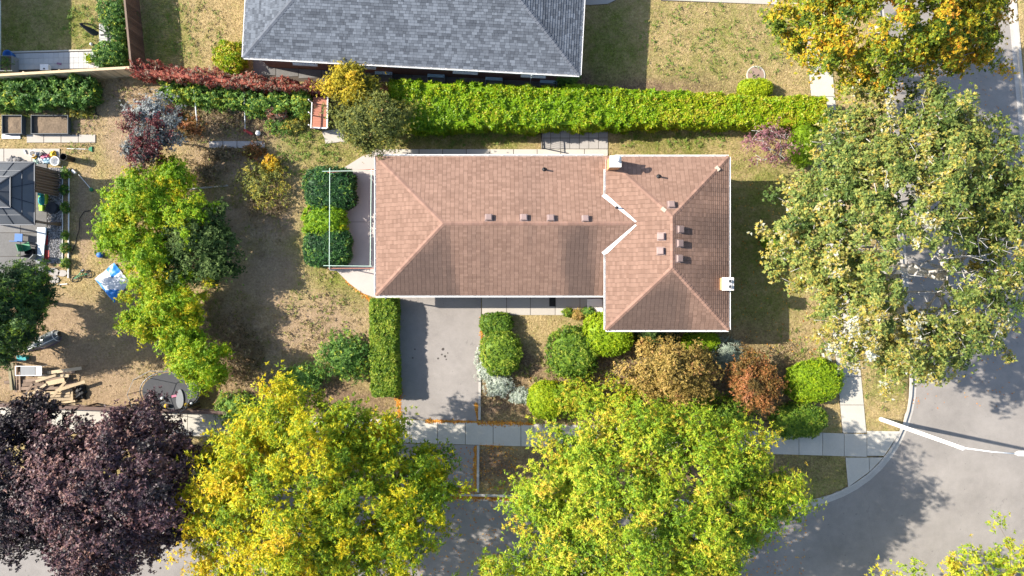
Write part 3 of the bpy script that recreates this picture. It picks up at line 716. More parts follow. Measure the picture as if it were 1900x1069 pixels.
# ---- the grey roofed neighbour
ZN = 3.2
nh = thing('grey_roof_house', 'long brick house with dark grey hip roof beyond the clipped hedge', 'house', P(760, 0, 0))
nSW, nSE = P(452, 106, ZN), P(1075, 139, ZN); ux = (nSE - nSW).normalized(); uy = Vector((-ux.y, ux.x, 0)); DEP = 10.4
nNW, nNE = nSW + uy * DEP, nSE + uy * DEP; hz = DEP / 2 * 0.36
n1, n2 = nSW + ux * DEP / 2 + uy * DEP / 2 + Vector((0, 0, hz)), nSE - ux * DEP / 2 + uy * DEP / 2 + Vector((0, 0, hz))
nsl = [([nSW, nSE, n2, n1], nSW, nSE), ([nSE, nNE, n2], nSE, nNE), ([nNE, nNW, n1, n2], nNE, nNW), ([nNW, nSW, n1], nNW, nSW)]
rm = MB()
for poly, a, b in nsl: rm.add(poly, [tuple(range(len(poly)))])
nroof = rm.obj('roof', M['deck_grey'], nh)
for i, (poly, a, b) in enumerate(nsl): shingles(poly, a, b, M['shingle_grey'], nroof, expo=0.165, wid=0.26, contrast=1.0, seed=60 + i, jit=0.9, gap=0.005)
nn = [plane_frame(p, a, b)[2] for p, a, b in nsl]
for a, b, i, j in ((nSW, n1, 0, 3), (nSE, n2, 0, 1), (nNE, n2, 1, 2), (nNW, n1, 2, 3), (n1, n2, 0, 2)): ridge_cap(a, b, nn[i], nn[j], M['cap_grey'], nroof)
gutter(nSW, nSE, -uy, nh); gutter(nSE, nNE, ux, nh); gutter(nNW, nSW, -ux, nh); gutter(nNE, nNW, uy, nh)
soffit([nSW, nSE, nNE, nNW], ZN, nh)
nw = inset([nSW, nSE, nNE, nNW], 0.42); wall_run(nw, -0.1, ZN - 0.165, M['brick'], nh); HARD.append(nw)
an = math.atan2(ux.y, ux.x)
for t in (0.14, 0.33, 0.66, 0.88): 
    c = Vector(nw[0]).lerp(Vector(nw[1]), t); window_on((c.x + uy.x * -0.01, c.y - uy.y * 0.01, 1.9), 1.5, 1.1, an, nh)
for px, py in ((713, 130), (810, 136), (917, 142), (1018, 147)):      # metal basement window wells against the wall
    p = P(px, py, 0.2); d0 = (Vector((p.x, p.y)) - Vector(nw[0])).dot(ux.to_2d()); b0 = Vector(nw[0]) + ux.to_2d() * d0
    mb = MB(); o2 = -uy
    for (a, b) in (((-0.55, 0), (-0.55, 0.62)), ((-0.55, 0.62), (0.55, 0.62)), ((0.55, 0.62), (0.55, 0))):
        A = Vector((b0.x, b0.y, 0.2)) + ux * a[0] + o2 * a[1]; B = Vector((b0.x, b0.y, 0.2)) + ux * b[0] + o2 * b[1]; mb.bar(A, B, 0.03, 0.4)
    w = mb.obj('window_well', M['steel'], nh)
    MB().box(Vector((b0.x, b0.y, 0.06)) + o2 * 0.31, (1.0, 0.5, 0.02), an).obj('well_gravel', M['rock'], w)
    MB().box(Vector((b0.x, b0.y, 0.42)) + o2 * 0.1, (1.12, 0.2, 0.05), an).obj('well_sill', M['lightblue_plastic'], w)
mb = MB(); q = P(986, 139, ZN - .1); mb.tube([q, q + Vector((0, -.05, -.4)), q + Vector((0, .3, -.7)), Vector((q.x, q.y + .3, 0.1)), Vector((q.x, q.y, 0.05))], 0.045, 6); mb.obj('downspout', M['white'], nh)
# ---- house at the left edge whose east eave just enters the picture
lh = thing('side_house', 'pale house with white eave at the edge of the shaded green lawn', 'house', P(-120, -60, 0))
E0 = Vector((P(2, 0).x + 0.4, P(0, 114).y, 2.9)); s = [Vector((E0.x - 9, E0.y, 2.9)), Vector((E0.x, E0.y, 2.9)), Vector((E0.x, E0.y + 12, 2.9)), Vector((E0.x - 9, E0.y + 12, 2.9))]
r0, r1 = Vector((E0.x - 4.5, E0.y + 4.5, 4.7)), Vector((E0.x - 4.5, E0.y + 7.5, 4.7)); rm = MB()
lsl = [([s[0], s[1], r0], s[0], s[1]), ([s[1], s[2], r1, r0], s[1], s[2]), ([s[2], s[3], r1], s[2], s[3]), ([s[3], s[0], r0, r1], s[3], s[0])]
for poly, a, b in lsl: rm.add(poly, [tuple(range(len(poly)))])
lro = rm.obj('roof', M['deck_grey'], lh)
for i, (poly, a, b) in enumerate(lsl[:2]): shingles(poly, a, b, M['shingle_grey'], lro, seed=90 + i)
gutter(s[1], s[2], (1, 0, 0), lh); gutter(s[0], s[1], (0, -1, 0), lh); soffit(s, 2.9, lh); wall_run(inset(s, 0.4), -0.1, 2.73, M['mortar_cap'], lh)

# ------------------------------------------------------------------ foliage
def unit(a): return a / np.maximum(np.linalg.norm(a, axis=-1, keepdims=True), 1e-9)
def sprigs(rng, pos, nrm, k, ln, wd, spread=0.9, lift=0.25, droop=0.12):
    """k leaves radiating from each sprig point; pos,nrm (n,3) -> quads (n*k,4,3), index of sprig"""
    n = len(pos); p = np.repeat(pos, k, 0); nn = np.repeat(nrm, k, 0)
    r = unit(rng.normal(size=(n * k, 3))); t = unit(r - nn * (r * nn).sum(-1, keepdims=True))
    d = unit(t * spread + nn * (lift + 0.35 * rng.normal(size=(n * k, 1))))
    up = unit(nn + 0.45 * rng.normal(size=(n * k, 3))); w = unit(np.cross(d, up))
    l = ln * (0.65 + 0.7 * rng.random((n * k, 1))); s = wd * (0.7 + 0.6 * rng.random((n * k, 1)))
    p = p + rng.normal(size=p.shape) * ln * 0.18
    tip = p + d * l; tip[:, 2:] -= droop * l
    q = p + d * l * 0.12
    return np.stack([q + w * s / 2, tip, q - w * s / 2], 1), np.repeat(np.arange(n), k)
def q2t(Q, t): return np.concatenate([Q[:, (0, 1, 2)], Q[:, (0, 2, 3)]]), np.concatenate([t, t])
def skeleton(base, fork, tips, r0, mat, parent, rng, lean=0.35, twig=0.012):
    """trunk and branching limbs that reach the clump centres"""
    cap = 8 + 5 * len(tips); NP = np.zeros((cap, 3)); PL = np.zeros(cap); par = [-1]; NP[0] = base; n = 1
    for i in range(1, 4):
        q = NP[0] * (1 - i / 3) + np.array(fork, float) * (i / 3) + (rng.normal(size=3) * 0.06 if i < 3 else 0)
        par.append(n - 1); PL[n] = PL[n - 1] + np.linalg.norm(q - NP[n - 1]); NP[n] = q; n += 1
    order = np.argsort(np.linalg.norm(tips - NP[3], axis=1)); leaf = []
    for j in order:
        t = tips[j]; A = NP[3:n]
        c = np.linalg.norm(A - t, axis=1) + lean * PL[3:n] + 1.5 * np.maximum(0, A[:, 2] - t[2] - 0.3)
        i = int(np.argmin(c)) + 3; a = NP[i].copy(); d = t - a; l = np.linalg.norm(d); m = max(1, min(4, int(l / 0.7))); bend = rng.normal(size=3) * 0.10 * l
        for s in range(1, m + 1):
            u = s / m; q = a + d * u + bend * math.sin(u * math.pi)
            if s < m: q[2] += 0.10 * l * math.sin(u * math.pi)
            par.append(i); PL[n] = PL[i] + l / m; NP[n] = q; i = n; n += 1
        leaf.append(i)
    nodes = NP[:n]
    w = np.zeros(len(nodes))
    for i in leaf: w[i] += 1
    for i in range(len(nodes) - 1, 0, -1): w[par[i]] += w[i]
    rad = np.maximum(twig, r0 * np.sqrt(np.maximum(w, 0.3) / w[0]))
    rad[0] *= 1.35
    tr = MB(); br = MB()
    tr.tube([nodes[i] for i in range(4)], [float(rad[i]) for i in range(4)], 9)
    for i in range(4, len(nodes)):
        br.tube([nodes[par[i]], nodes[i]], [float(min(rad[par[i]], rad[i] * 1.5)), float(rad[i])], 4 if rad[i] < 0.03 else 6)
    tr.obj('trunk', mat, parent, smooth=True); br.obj('branches', mat, parent, smooth=True)
def tree(name, label, cx, cy, rx, ry, zc, rz, leaf, nclump=150, per=70, k=6, ln=0.22, wd=0.08, clump=0.75, base=None, r0=0.2, tint=(0.45, 0.18), bark='bark', seed=1,
         shell=0.5, rough=0.22, flat_=0.55, fork=None, group=None, bare=0, tintf=None, lift=0.3, cat='tree', void=None, baretips=None):
    rng = np.random.default_rng(seed); c = np.array(P(cx, cy, zc)); R = np.array([L(rx, zc), L(ry, zc), rz])
    b = P(*base) if base else Vector((c[0], c[1], 0)); b.z = 0
    t = thing(name, label, cat, b, group)
    d = unit(rng.normal(size=(nclump * 3, 3))); d = d[d[:, 2] > -0.28][:nclump]
    ang = np.arctan2(d[:, 1], d[:, 0]); wob = 1 + rough * (2 * vn(ang * 1.6 + 20, d[:, 2] * 2 + seed, seed) - 1) + rough * 0.7 * (2 * vn(ang * 5 + 50, d[:, 2] * 3, seed + 3) - 1)
    wob = np.minimum(wob, 1 + rough * 0.6)
    rr = shell + (1 - shell) * rng.random(len(d)) ** 0.6; rr = rr * np.where(rng.random(len(d)) < 0.16, 1 + 0.16 * rng.random(len(d)), 1.0)
    C = c + d * R * (rr * wob)[:, None] * (1 - 0.5 * clump / R.max())
    C[:, 2] = np.maximum(C[:, 2], 0.35 * zc if zc > 3 else 0.3)
    if void is not None: C = C[~void(C, rng)]
    cs = clump * (0.6 + 0.8 * rng.random(len(C)))
    ct = tint[0] + tint[1] * rng.normal(size=len(C))
    if tintf is not None: ct = ct + tintf(C, c, R)
    per_ = per; n = len(C) * per; ci = np.repeat(np.arange(len(C)), per)
    off = rng.normal(size=(n, 3)) * np.array([1, 1, flat_]) * 0.55
    rad_ = unit((C - c) * np.array([1, 1, 0.4]))
    off = off + rad_[ci] * rng.normal(size=(n, 1)) * 0.45
    pos = C[ci] + off * cs[ci][:, None]
    nr = unit(unit(off) * 0.5 + unit((pos - c) / R) * 0.6 + np.array([0, 0, 0.75]) + 0.25 * rng.normal(size=(n, 3)))
    V, si = sprigs(rng, pos, nr, k, ln, wd, lift=lift)
    tt = ct[ci][si] + 0.10 * rng.normal(size=len(si)) + 0.12 * rng.normal(size=n)[si]
    quads_obj('crown', V, np.clip(tt, 0, 1), leaf, t)
    tips = C
    if bare:
        db = unit(rng.normal(size=(bare * 3, 3))); db = db[db[:, 2] > -0.1][:bare]; tips = np.concatenate([C, c + db * R * (0.62 + 0.3 * rng.random((len(db), 1)))])
    if baretips is not None: tips = np.concatenate([tips, baretips])
    fk = fork if fork is not None else (b.x * 0.7 + c[0] * 0.3, b.y * 0.7 + c[1] * 0.3, max(0.25, zc - rz * 0.75))
    skeleton((b.x, b.y, -0.08), fk, tips, r0, M[bark], t, rng)
    return t
def shrub(name, label, cx, cy, rx, ry, h, leaf, n=900, k=5, ln=0.10, wd=0.05, tint=(0.5, 0.1), rough=0.1, seed=1, group=None, cat='shrub', power=2.4, loose=0.05, zpx=None, patch=0.15, lift=0.35, core=0.86):
    """clipped or mounded shrub: dense leaf shell round a leafy core; cx,cy measured at mid height"""
    rng = np.random.default_rng(seed); zc = h * 0.5; c = np.array(P(cx, cy, zpx if zpx is not None else zc)); c[2] = zc
    R = np.array([L(rx, zc), L(ry, zc), h * 0.5]); b = Vector((c[0], c[1], 0))
    t = thing(name, label, cat, b, group)
    d = unit(rng.normal(size=(n * 2, 3))); d = d[d[:, 2] > -0.75][:n]
    s = (np.abs(d) ** power).sum(-1) ** (-1 / power)
    ang = np.arctan2(d[:, 1], d[:, 0])
    wob = 1 + rough * (2 * vn(ang * 2 + 9, d[:, 2] * 2.5 + seed, seed) - 1) + rough * 0.8 * (2 * vn(ang * 6 + 9, d[:, 2] * 6, seed + 7) - 1)
    pos = c + d * R * (s * wob)[:, None] * (1 - np.abs(rng.normal(size=(len(d), 1))) * loose); pos[:, 2] = np.maximum(pos[:, 2], 0.04)
    nr = unit(d / R + 0.3 * rng.normal(size=d.shape) / R.mean() + np.array([0, 0, 0.25 / R.mean()]))
    V, si = sprigs(rng, pos, nr, k, ln, wd, lift=lift)
    tt = tint[0] + tint[1] * rng.normal(size=len(pos))[si] + patch * (2 * vn(pos[:, 0] * 1.7, pos[:, 1] * 1.7, seed)[si] - 1) + 0.08 * rng.normal(size=len(si))
    if core:
        g = []; nu, nv = 14, 8; idx = {}
        for j in range(nv + 1):
            for i in range(nu):
                a = 2 * math.pi * i / nu; e = -0.75 + 1.75 * j / nv; e = min(e, 0.999); q = np.array([math.cos(a) * math.sqrt(1 - e * e), math.sin(a) * math.sqrt(1 - e * e), e])
                q = c + q * R * ((np.abs(q) ** power).sum() ** (-1 / power)) * core; g.append(q)
        Q = []
        for j in range(nv):
            for i in range(nu): Q.append([g[j * nu + i], g[j * nu + (i + 1) % nu], g[(j + 1) * nu + (i + 1) % nu], g[(j + 1) * nu + i]])
        Q = np.array(Q); Q[:, :, 2] = np.maximum(Q[:, :, 2], 0.0); Q, qt = q2t(Q, np.full(len(Q), tint[0])); V = np.concatenate([V, Q]); tt = np.concatenate([tt, qt])
    quads_obj('foliage', V, np.clip(tt, 0, 1), leaf, t)
    st = MB()
    for i in range(4):
        a = i * 1.6 + seed; st.tube([(b.x + 0.05 * math.cos(a), b.y + 0.05 * math.sin(a), -0.05), (b.x + 0.35 * R[0] * math.cos(a), b.y + 0.35 * R[1] * math.sin(a), h * 0.6)], [0.03, 0.012], 5)
    st.obj('stem', M['bark'], t)
    return t
def hedge(name, label, st, leaf, density=140, k=5, ln=0.13, wd=0.06, tint=(0.5, 0.12), seed=1, group=None, rough=0.10, cat='hedge', patch=0.2, tintf=None, edge=0.12, extra=None, sparse=1.0, core=True):
    """st: stations (px centre x, px centre y, half width px, height) measured at the hedge top; leaf shell over a box section"""
    rng = np.random.default_rng(seed); C = [np.array(P(s[0], s[1], s[3])) for s in st]; H = [s[3] for s in st]; HW = [L(s[2], s[3]) for s in st]
    seg = [np.linalg.norm((C[i + 1] - C[i])[:2]) for i in range(len(C) - 1)]; cum = np.concatenate([[0], np.cumsum(seg)])
    b = Vector((*(C[0][:2] + C[-1][:2]) / 2, 0)); t = thing(name, label, cat, b, group)
    Ltot = cum[-1]
    def at(s):
        x = np.interp(s, cum, [q[0] for q in C]); y = np.interp(s, cum, [q[1] for q in C]); return x, y, np.interp(s, cum, H), np.interp(s, cum, HW)
    per = 2 * np.mean(HW) + 2 * np.mean(H); n = int(density * Ltot * per)
    s = rng.random(n) * Ltot; q = rng.random(n) * per; x, y, h, hw = at(s)
    x2, y2, _, _ = at(np.minimum(s + 0.05, Ltot)); x1, y1, _, _ = at(np.maximum(s - 0.05, 0)); tv = unit(np.stack([x2 - x1, y2 - y1], -1)); lat = np.stack([-tv[:, 1], tv[:, 0]], -1)
    top = q < 2 * np.mean(HW); side = np.where(rng.random(n) < 0.5, -1.0, 1.0)
    o = np.where(top, (rng.random(n) * 2 - 1), side); z = np.where(top, 1.0, rng.random(n) ** 0.8)
    # end caps
    m = int(density * 2 * 2 * np.mean(HW) * np.mean(H)); e = rng.integers(0, n, m); s[e] = np.where(rng.random(m) < 0.5, 0.0, Ltot); x, y, h, hw = at(s)
    capd = np.where(s <= 0, -1.0, np.where(s >= Ltot, 1.0, 0.0)); o[e] = rng.random(m) * 2 - 1; z[e] = rng.random(m)
    # soften the corners of the section
    rnd_ = np.where((np.abs(o) > 0.8) & (z > 0.85), 0.93, 1.0)
    wob = 1 + rough * (2 * fbm(s * 1.3, o * 2 + 3, seed) - 1) + rough * (2 * vn(s * 4, o * 4 + z * 3, seed + 2) - 1)
    px = x + lat[:, 0] * o * hw * wob * rnd_ + tv[:, 0] * capd * 0.0; py = y + lat[:, 1] * o * hw * wob * rnd_
    pz = np.maximum(0.05, h * z * (1 + (wob - 1) * 0.8) * rnd_)
    nr = np.stack([lat[:, 0] * np.where(np.abs(o) > 0.98, o, o * 0.25), lat[:, 1] * np.where(np.abs(o) > 0.98, o, o * 0.25), np.where(z > 0.97, 1.0, 0.25)], -1)
    nr[:, :2] += tv * capd[:, None]; nr = unit(nr + 0.25 * rng.normal(size=nr.shape))
    pos = np.stack([px, py, pz], -1) - nr * np.abs(rng.normal(size=(n, 1))) * 0.05
    if sparse < 1:
        keep = fbm(s * 2.2, o * 1.5 + z, seed + 11) + 0.25 * rng.random(n) > (1 - sparse) ; pos = pos[keep]; nr = nr[keep]; s = s[keep]; o = o[keep]
    V, si = sprigs(rng, pos, nr, k, ln, wd)
    tt = tint[0] + tint[1] * rng.normal(size=len(pos))[si] + patch * (2 * fbm(pos[:, 0] * 0.9, pos[:, 1] * 1.2, seed + 5)[si] - 1) + 0.08 * rng.normal(size=len(si))
    if tintf is not None: tt = tt + tintf(pos)[si]
    Q = []
    ss = np.linspace(0.12, Ltot - 0.12, max(2, int(Ltot / 1.2))); X, Y, Hh, Ww = at(ss); xa, ya, _, _ = at(np.minimum(ss + .05, Ltot)); xb, yb, _, _ = at(ss - .05); T = unit(np.stack([xa - xb, ya - yb], -1)); Lt = np.stack([-T[:, 1], T[:, 0]], -1)
    ring = []
    for i in range(len(ss)):
        w = Ww[i] - edge if Ww[i] > 2 * edge else Ww[i] * 0.5; hh = Hh[i] - edge
        ring.append([np.array([X[i] + Lt[i, 0] * a * w, Y[i] + Lt[i, 1] * a * w, zz]) for a, zz in ((-1, 0), (-1, hh * 0.94), (-0.85, hh), (0.85, hh), (1, hh * 0.94), (1, 0))])
    for i in range(len(ss) - 1):
        for j in range(5): Q.append([ring[i][j], ring[i][j + 1], ring[i + 1][j + 1], ring[i + 1][j]])
    for r in (ring[0], ring[-1]): Q.append([r[0], r[1], r[4], r[5]]); Q.append([r[1], r[2], r[3], r[4]])
    if core:
        Q = np.array(Q); Q, qt = q2t(Q, np.full(len(Q), tint[0])); V = np.concatenate([V, Q]); tt = np.concatenate([tt, qt])
    quads_obj('foliage', V, np.clip(tt, 0, 1), leaf, t)
    for sss in np.arange(0.4, Ltot - 0.2, 0.8):
        xx, yy, hh, ww = at(sss); MB().tube([(float(xx), float(yy), -0.05), (float(xx) + 0.05, float(yy), float(hh) * 0.8)], [0.04, 0.02], 5).obj('stem', M['bark'], t)
    return t
LM = {}
def lm(k, stops, **kw): LM[k] = leafmat('leaf_' + k, stops, **kw)
lm('locust_gold', [(0.0, (0.09, 0.17, 0.010)), (0.3, (0.23, 0.34, 0.014)), (0.5, (0.45, 0.45, 0.014)), (0.75, (0.68, 0.53, 0.012)), (1.0, (0.66, 0.43, 0.03))])
lm('locust_green', [(0.0, (0.08, 0.16, 0.012)), (0.35, (0.20, 0.33, 0.018)), (0.6, (0.37, 0.44, 0.025)), (0.82, (0.55, 0.46, 0.04)), (1.0, (0.62, 0.42, 0.05))])
lm('silver_maple', [(0.0, (0.07, 0.12, 0.025)), (0.28, (0.18, 0.24, 0.055)), (0.48, (0.30, 0.32, 0.075)), (0.66, (0.46, 0.34, 0.055)), (0.78, (0.40, 0.37, 0.18)), (0.88, (0.42, 0.43, 0.33)), (1.0, (0.55, 0.57, 0.50))])
lm('maple_orange', [(0.0, (0.05, 0.10, 0.012)), (0.35, (0.19, 0.25, 0.018)), (0.55, (0.42, 0.36, 0.02)), (0.75, (0.60, 0.34, 0.02)), (1.0, (0.52, 0.20, 0.02))])
lm('purple', [(0.0, (0.014, 0.011, 0.014)), (0.4, (0.045, 0.027, 0.034)), (0.7, (0.115, 0.058, 0.068)), (0.9, (0.17, 0.085, 0.075)), (1.0, (0.26, 0.15, 0.12))], rough=0.5, spec=0.3, trans=0.12)
lm('bright', [(0.0, (0.09, 0.19, 0.010)), (0.5, (0.24, 0.41, 0.014)), (0.78, (0.44, 0.46, 0.015)), (1.0, (0.68, 0.50, 0.02))])
lm('dark', [(0.0, (0.022, 0.045, 0.016)), (0.5, (0.065, 0.115, 0.03)), (1.0, (0.21, 0.29, 0.09))], rough=0.6, spec=0.12)
lm('spruce', [(0.0, (0.012, 0.034, 0.012)), (0.5, (0.035, 0.08, 0.025)), (0.8, (0.10, 0.19, 0.03)), (1.0, (0.26, 0.36, 0.03))], trans=0.15)
lm('hedge', [(0.0, (0.06, 0.14, 0.008)), (0.45, (0.20, 0.36, 0.010)), (0.7, (0.38, 0.42, 0.015)), (1.0, (0.52, 0.34, 0.07))], rough=0.45)
lm('yew', [(0.0, (0.008, 0.03, 0.010)), (0.5, (0.022, 0.08, 0.022)), (0.8, (0.08, 0.21, 0.04)), (1.0, (0.25, 0.36, 0.05))], trans=0.15)
lm('lime', [(0.0, (0.10, 0.19, 0.008)), (0.5, (0.25, 0.38, 0.012)), (1.0, (0.48, 0.50, 0.015))])
lm('globe', [(0.0, (0.03, 0.08, 0.012)), (0.45, (0.11, 0.21, 0.02)), (0.75, (0.27, 0.36, 0.03)), (1.0, (0.44, 0.44, 0.07))])
lm('silver', [(0.0, (0.22, 0.27, 0.20)), (0.5, (0.42, 0.47, 0.38)), (1.0, (0.66, 0.68, 0.60))], trans=0.15)
lm('bronze', [(0.0, (0.12, 0.09, 0.03)), (0.4, (0.32, 0.24, 0.06)), (0.75, (0.50, 0.34, 0.10)), (1.0, (0.52, 0.27, 0.12))])
lm('redorange', [(0.0, (0.08, 0.06, 0.02)), (0.3, (0.20, 0.13, 0.035)), (0.7, (0.44, 0.17, 0.06)), (1.0, (0.56, 0.29, 0.16))])
lm('creeper', [(0.0, (0.05, 0.02, 0.02)), (0.35, (0.29, 0.05, 0.04)), (0.6, (0.44, 0.13, 0.08)), (0.8, (0.30, 0.22, 0.15)), (1.0, (0.42, 0.34, 0.25))])
lm('plum', [(0.0, (0.06, 0.02, 0.025)), (0.35, (0.22, 0.04, 0.045)), (0.5, (0.10, 0.095, 0.075)), (0.8, (0.22, 0.24, 0.23)), (1.0, (0.42, 0.45, 0.44))])
lm('green', [(0.0, (0.025, 0.07, 0.015)), (0.5, (0.085, 0.19, 0.035)), (0.8, (0.20, 0.35, 0.06)), (1.0, (0.46, 0.48, 0.05))])
lm('gold', [(0.0, (0.13, 0.13, 0.02)), (0.4, (0.42, 0.36, 0.025)), (0.8, (0.66, 0.46, 0.03)), (1.0, (0.66, 0.34, 0.03))])
lm('olive', [(0.0, (0.05, 0.07, 0.02)), (0.5, (0.18, 0.21, 0.05)), (0.8, (0.36, 0.34, 0.06)), (1.0, (0.58, 0.44, 0.06))])
lm('dryweed', [(0.0, (0.11, 0.085, 0.04)), (0.5, (0.27, 0.20, 0.11)), (0.8, (0.38, 0.28, 0.18)), (1.0, (0.25, 0.28, 0.05))])
lm('pinkleaf', [(0.0, (0.12, 0.04, 0.06)), (0.5, (0.25, 0.10, 0.12)), (1.0, (0.44, 0.26, 0.24))])

# ---- big street trees
tree('honey_locust', 'big golden yellow honey locust beside the driveway apron', 588, 922, 236, 200, 7.0, 3.9, LM['locust_gold'], 720, 42, 8, 0.16, 0.07, 0.5, base=(648, 872), r0=0.24, rough=0.24, tint=(0.43, 0.17), seed=11, tintf=lambda C, c, R: 0.13 * np.clip(-(C[:, 0] - c[0]) / R[0], -1, 1))
tree('honey_locust', 'broad lime green honey locust shading the corner garden and pavement', 1208, 934, 252, 190, 7.0, 3.9, LM['locust_green'], 740, 42, 8, 0.16, 0.07, 0.5, base=(1170, 880), r0=0.24, tint=(0.50, 0.15), seed=12, rough=0.24)
tree('honey_locust', 'yellow green locust across the street facing the mouth of the side street', 1864, 1262, 290, 296, 7.0, 3.6, LM['locust_green'], 480, 30, 8, 0.16, 0.07, 0.5, base=(1726, 1152), r0=0.24, tint=(0.58, 0.17), seed=13)
tree('honey_locust', 'yellow green locust across the street from the driveway apron', 942, 1258, 200, 222, 7.0, 3.4, LM['locust_green'], 300, 30, 7, 0.19, 0.085, 0.5, base=(943, 1146), r0=0.22, tint=(0.56, 0.15), seed=14)
# the silver maple's crown is thin above its fork, where dead pale twigs show
VC = np.array(P(1722, 505, 8.5))[:2]
def maple_void(C, rng): return (np.linalg.norm((C[:, :2] - VC) / np.array([3.1, 2.5]), axis=1) < 1.0) & (rng.random(len(C)) < 0.86)
rgb = np.random.default_rng(77); ab = rgb.random(230) * 6.283; rb_ = 0.5 + 3.2 * rgb.random(230) ** 0.7
BT = np.stack([VC[0] + np.cos(ab) * rb_ * 1.05, VC[1] - 0.5 + np.sin(ab) * rb_ * 0.9, 6.0 + 3.2 * rgb.random(230)], -1)
tree('silver_maple', 'huge sparse silver maple with pale bare limbs beside the side street', 1675, 425, 248, 264, 8.0, 4.4, LM['silver_maple'], 1050, 40, 6, 0.14, 0.11, 0.36, base=(1622, 500), r0=0.27, tint=(0.34, 0.16), bark='bark_pale', seed=15, shell=0.4, bare=380, rough=0.2, fork=tuple(P(1690, 500, 3.6)), void=maple_void, baretips=BT,
     tintf=lambda C, c, R: 0.5 * np.clip(((c[0] - C[:, 0]) / R[0] * 0.6 + (c[1] - C[:, 1]) / R[1] * 0.85) - 0.5, 0, 1))
tree('maple_tree', 'orange and green maple overhanging the pale driveway and side street', 1664, 36, 226, 124, 8.0, 4.2, LM['maple_orange'], 500, 44, 6, 0.135, 0.105, 0.40, base=(1618, 60), r0=0.26, tint=(0.45, 0.18), bark='bark_pale', seed=16, shell=0.5, bare=60)
tree('purple_maple', 'large dark purple maple touching the golden locust', 232, 908, 170, 164, 7.0, 4.0, LM['purple'], 480, 44, 6, 0.15, 0.12, 0.46, base=(300, 870), r0=0.24, tint=(0.60, 0.20), seed=17)
tree('purple_maple', 'blackish purple maple overlapping the scrap lumber', 32, 890, 122, 146, 6.2, 3.4, LM['purple'], 280, 44, 6, 0.15, 0.12, 0.46, r0=0.22, tint=(0.16, 0.12), seed=18)
# ---- back garden trees
tree('sumac_tree', 'bright green leafy tree between the plum tree and the tarp', 262, 390, 78, 94, 2.3, 1.5, LM['bright'], 210, 42, 7, 0.15, 0.06, 0.34, r0=0.09, tint=(0.52, 0.14), seed=21, rough=0.5, shell=0.3)
tree('sumac_tree', 'yellow green tree beside the blue and white tarp', 307, 562, 74, 80, 2.4, 1.5, LM['bright'], 190, 42, 7, 0.15, 0.06, 0.34, r0=0.09, tint=(0.60, 0.15), seed=22, rough=0.5, shell=0.3)
tree('sumac_tree', 'small green tree leaning over the trampoline', 368, 672, 54, 42, 3.0, 1.4, LM['bright'], 110, 40, 7, 0.15, 0.06, 0.32, r0=0.07, tint=(0.52, 0.14), seed=23, rough=0.5, shell=0.3)
for i, (px, py, rx, ry, z, lab) in enumerate(((322, 322, 34, 32, 2.4, 'young green tree touching the plum tree'), (218, 440, 32, 38, 2.2, 'drooping green sapling on the gazebo side of the bright leafy tree'), (282, 482, 36, 30, 2.6, 'green sapling between the bright leafy tree and the tarp'), (338, 622, 36, 32, 2.6, 'green sapling between the yellow green tree and the trampoline'), (352, 405, 34, 40, 2.6, 'green sapling pressed against the dark round crowned tree'))):
    tree('sumac_sapling', lab, px, py, rx, ry, z, z * 0.5, LM['bright'], 55, 38, 7, 0.15, 0.06, 0.3, r0=0.05, tint=(0.48, 0.14), seed=130 + i, rough=0.6, shell=0.2)
tree('apple_tree', 'dark green round crowned tree casting shade on the dry lawn', 376, 460, 68, 70, 2.2, 1.4, LM['dark'], 180, 42, 6, 0.13, 0.08, 0.34, r0=0.12, tint=(0.55, 0.2), seed=24, rough=0.42, shell=0.35)
tree('plum_tree', 'red and silvery leaved plum tree above the bare soil', 283, 245, 54, 68, 2.8, 1.5, LM['plum'], 70, 75, 6, 0.12, 0.07, 0.38, r0=0.07, tint=(0.55, 0.25), seed=25, tintf=lambda C, c, R: 0.3 * np.clip((C[:, 1] - c[1]) / R[1], -1, 1), shell=0.3)
tree('cedar_tree', 'dark green spreading evergreen next to the gazebo clutter', 20, 562, 72, 76, 3.6, 3.3, LM['spruce'], 200, 42, 8, 0.17, 0.06, 0.4, r0=0.14, tint=(0.50, 0.2), seed=26, rough=0.3)
tree('olive_tree', 'olive green small tree at the end of the clipped hedge', 692, 226, 72, 60, 2.8, 1.5, LM['olive'], 90, 80, 6, 0.12, 0.065, 0.42, r0=0.07, tint=(0.48, 0.16), seed=27)
tree('golden_tree', 'golden leaved slender tree against the brick neighbour house', 652, 162, 48, 40, 2.9, 1.3, LM['gold'], 50, 75, 6, 0.12, 0.065, 0.36, r0=0.05, tint=(0.34, 0.2), seed=28)
tree('pink_tree', 'nearly bare small tree with sparse pinkish leaves by the house corner', 1425, 272, 52, 44, 2.4, 1.3, LM['pinkleaf'], 42, 16, 5, 0.11, 0.06, 0.3, r0=0.06, tint=(0.5, 0.25), bark='bark_pale', seed=29, bare=40, shell=0.4, base=(1448, 292))
tree('viburnum', 'bronze yellow leaved tall shrub below the raised house block', 1240, 690, 84, 62, 2.3, 1.5, LM['bronze'], 105, 85, 5, 0.13, 0.075, 0.42, r0=0.06, tint=(0.48, 0.17), seed=30, shell=0.3, rough=0.35)
tree('burning_bush', 'red orange leaved bush beside the lime globe shrub', 1402, 712, 55, 52, 1.7, 1.1, LM['redorange'], 70, 80, 5, 0.12, 0.06, 0.35, r0=0.04, tint=(0.5, 0.2), seed=31, shell=0.3, rough=0.4, cat='shrub')
tree('cedar_tree', 'smaller evergreen spilling over the grey fence near the storage box', 2, 640, 34, 30, 2.4, 2.0, LM['spruce'], 70, 40, 8, 0.17, 0.06, 0.36, r0=0.08, tint=(0.58, 0.2), seed=32, rough=0.3)
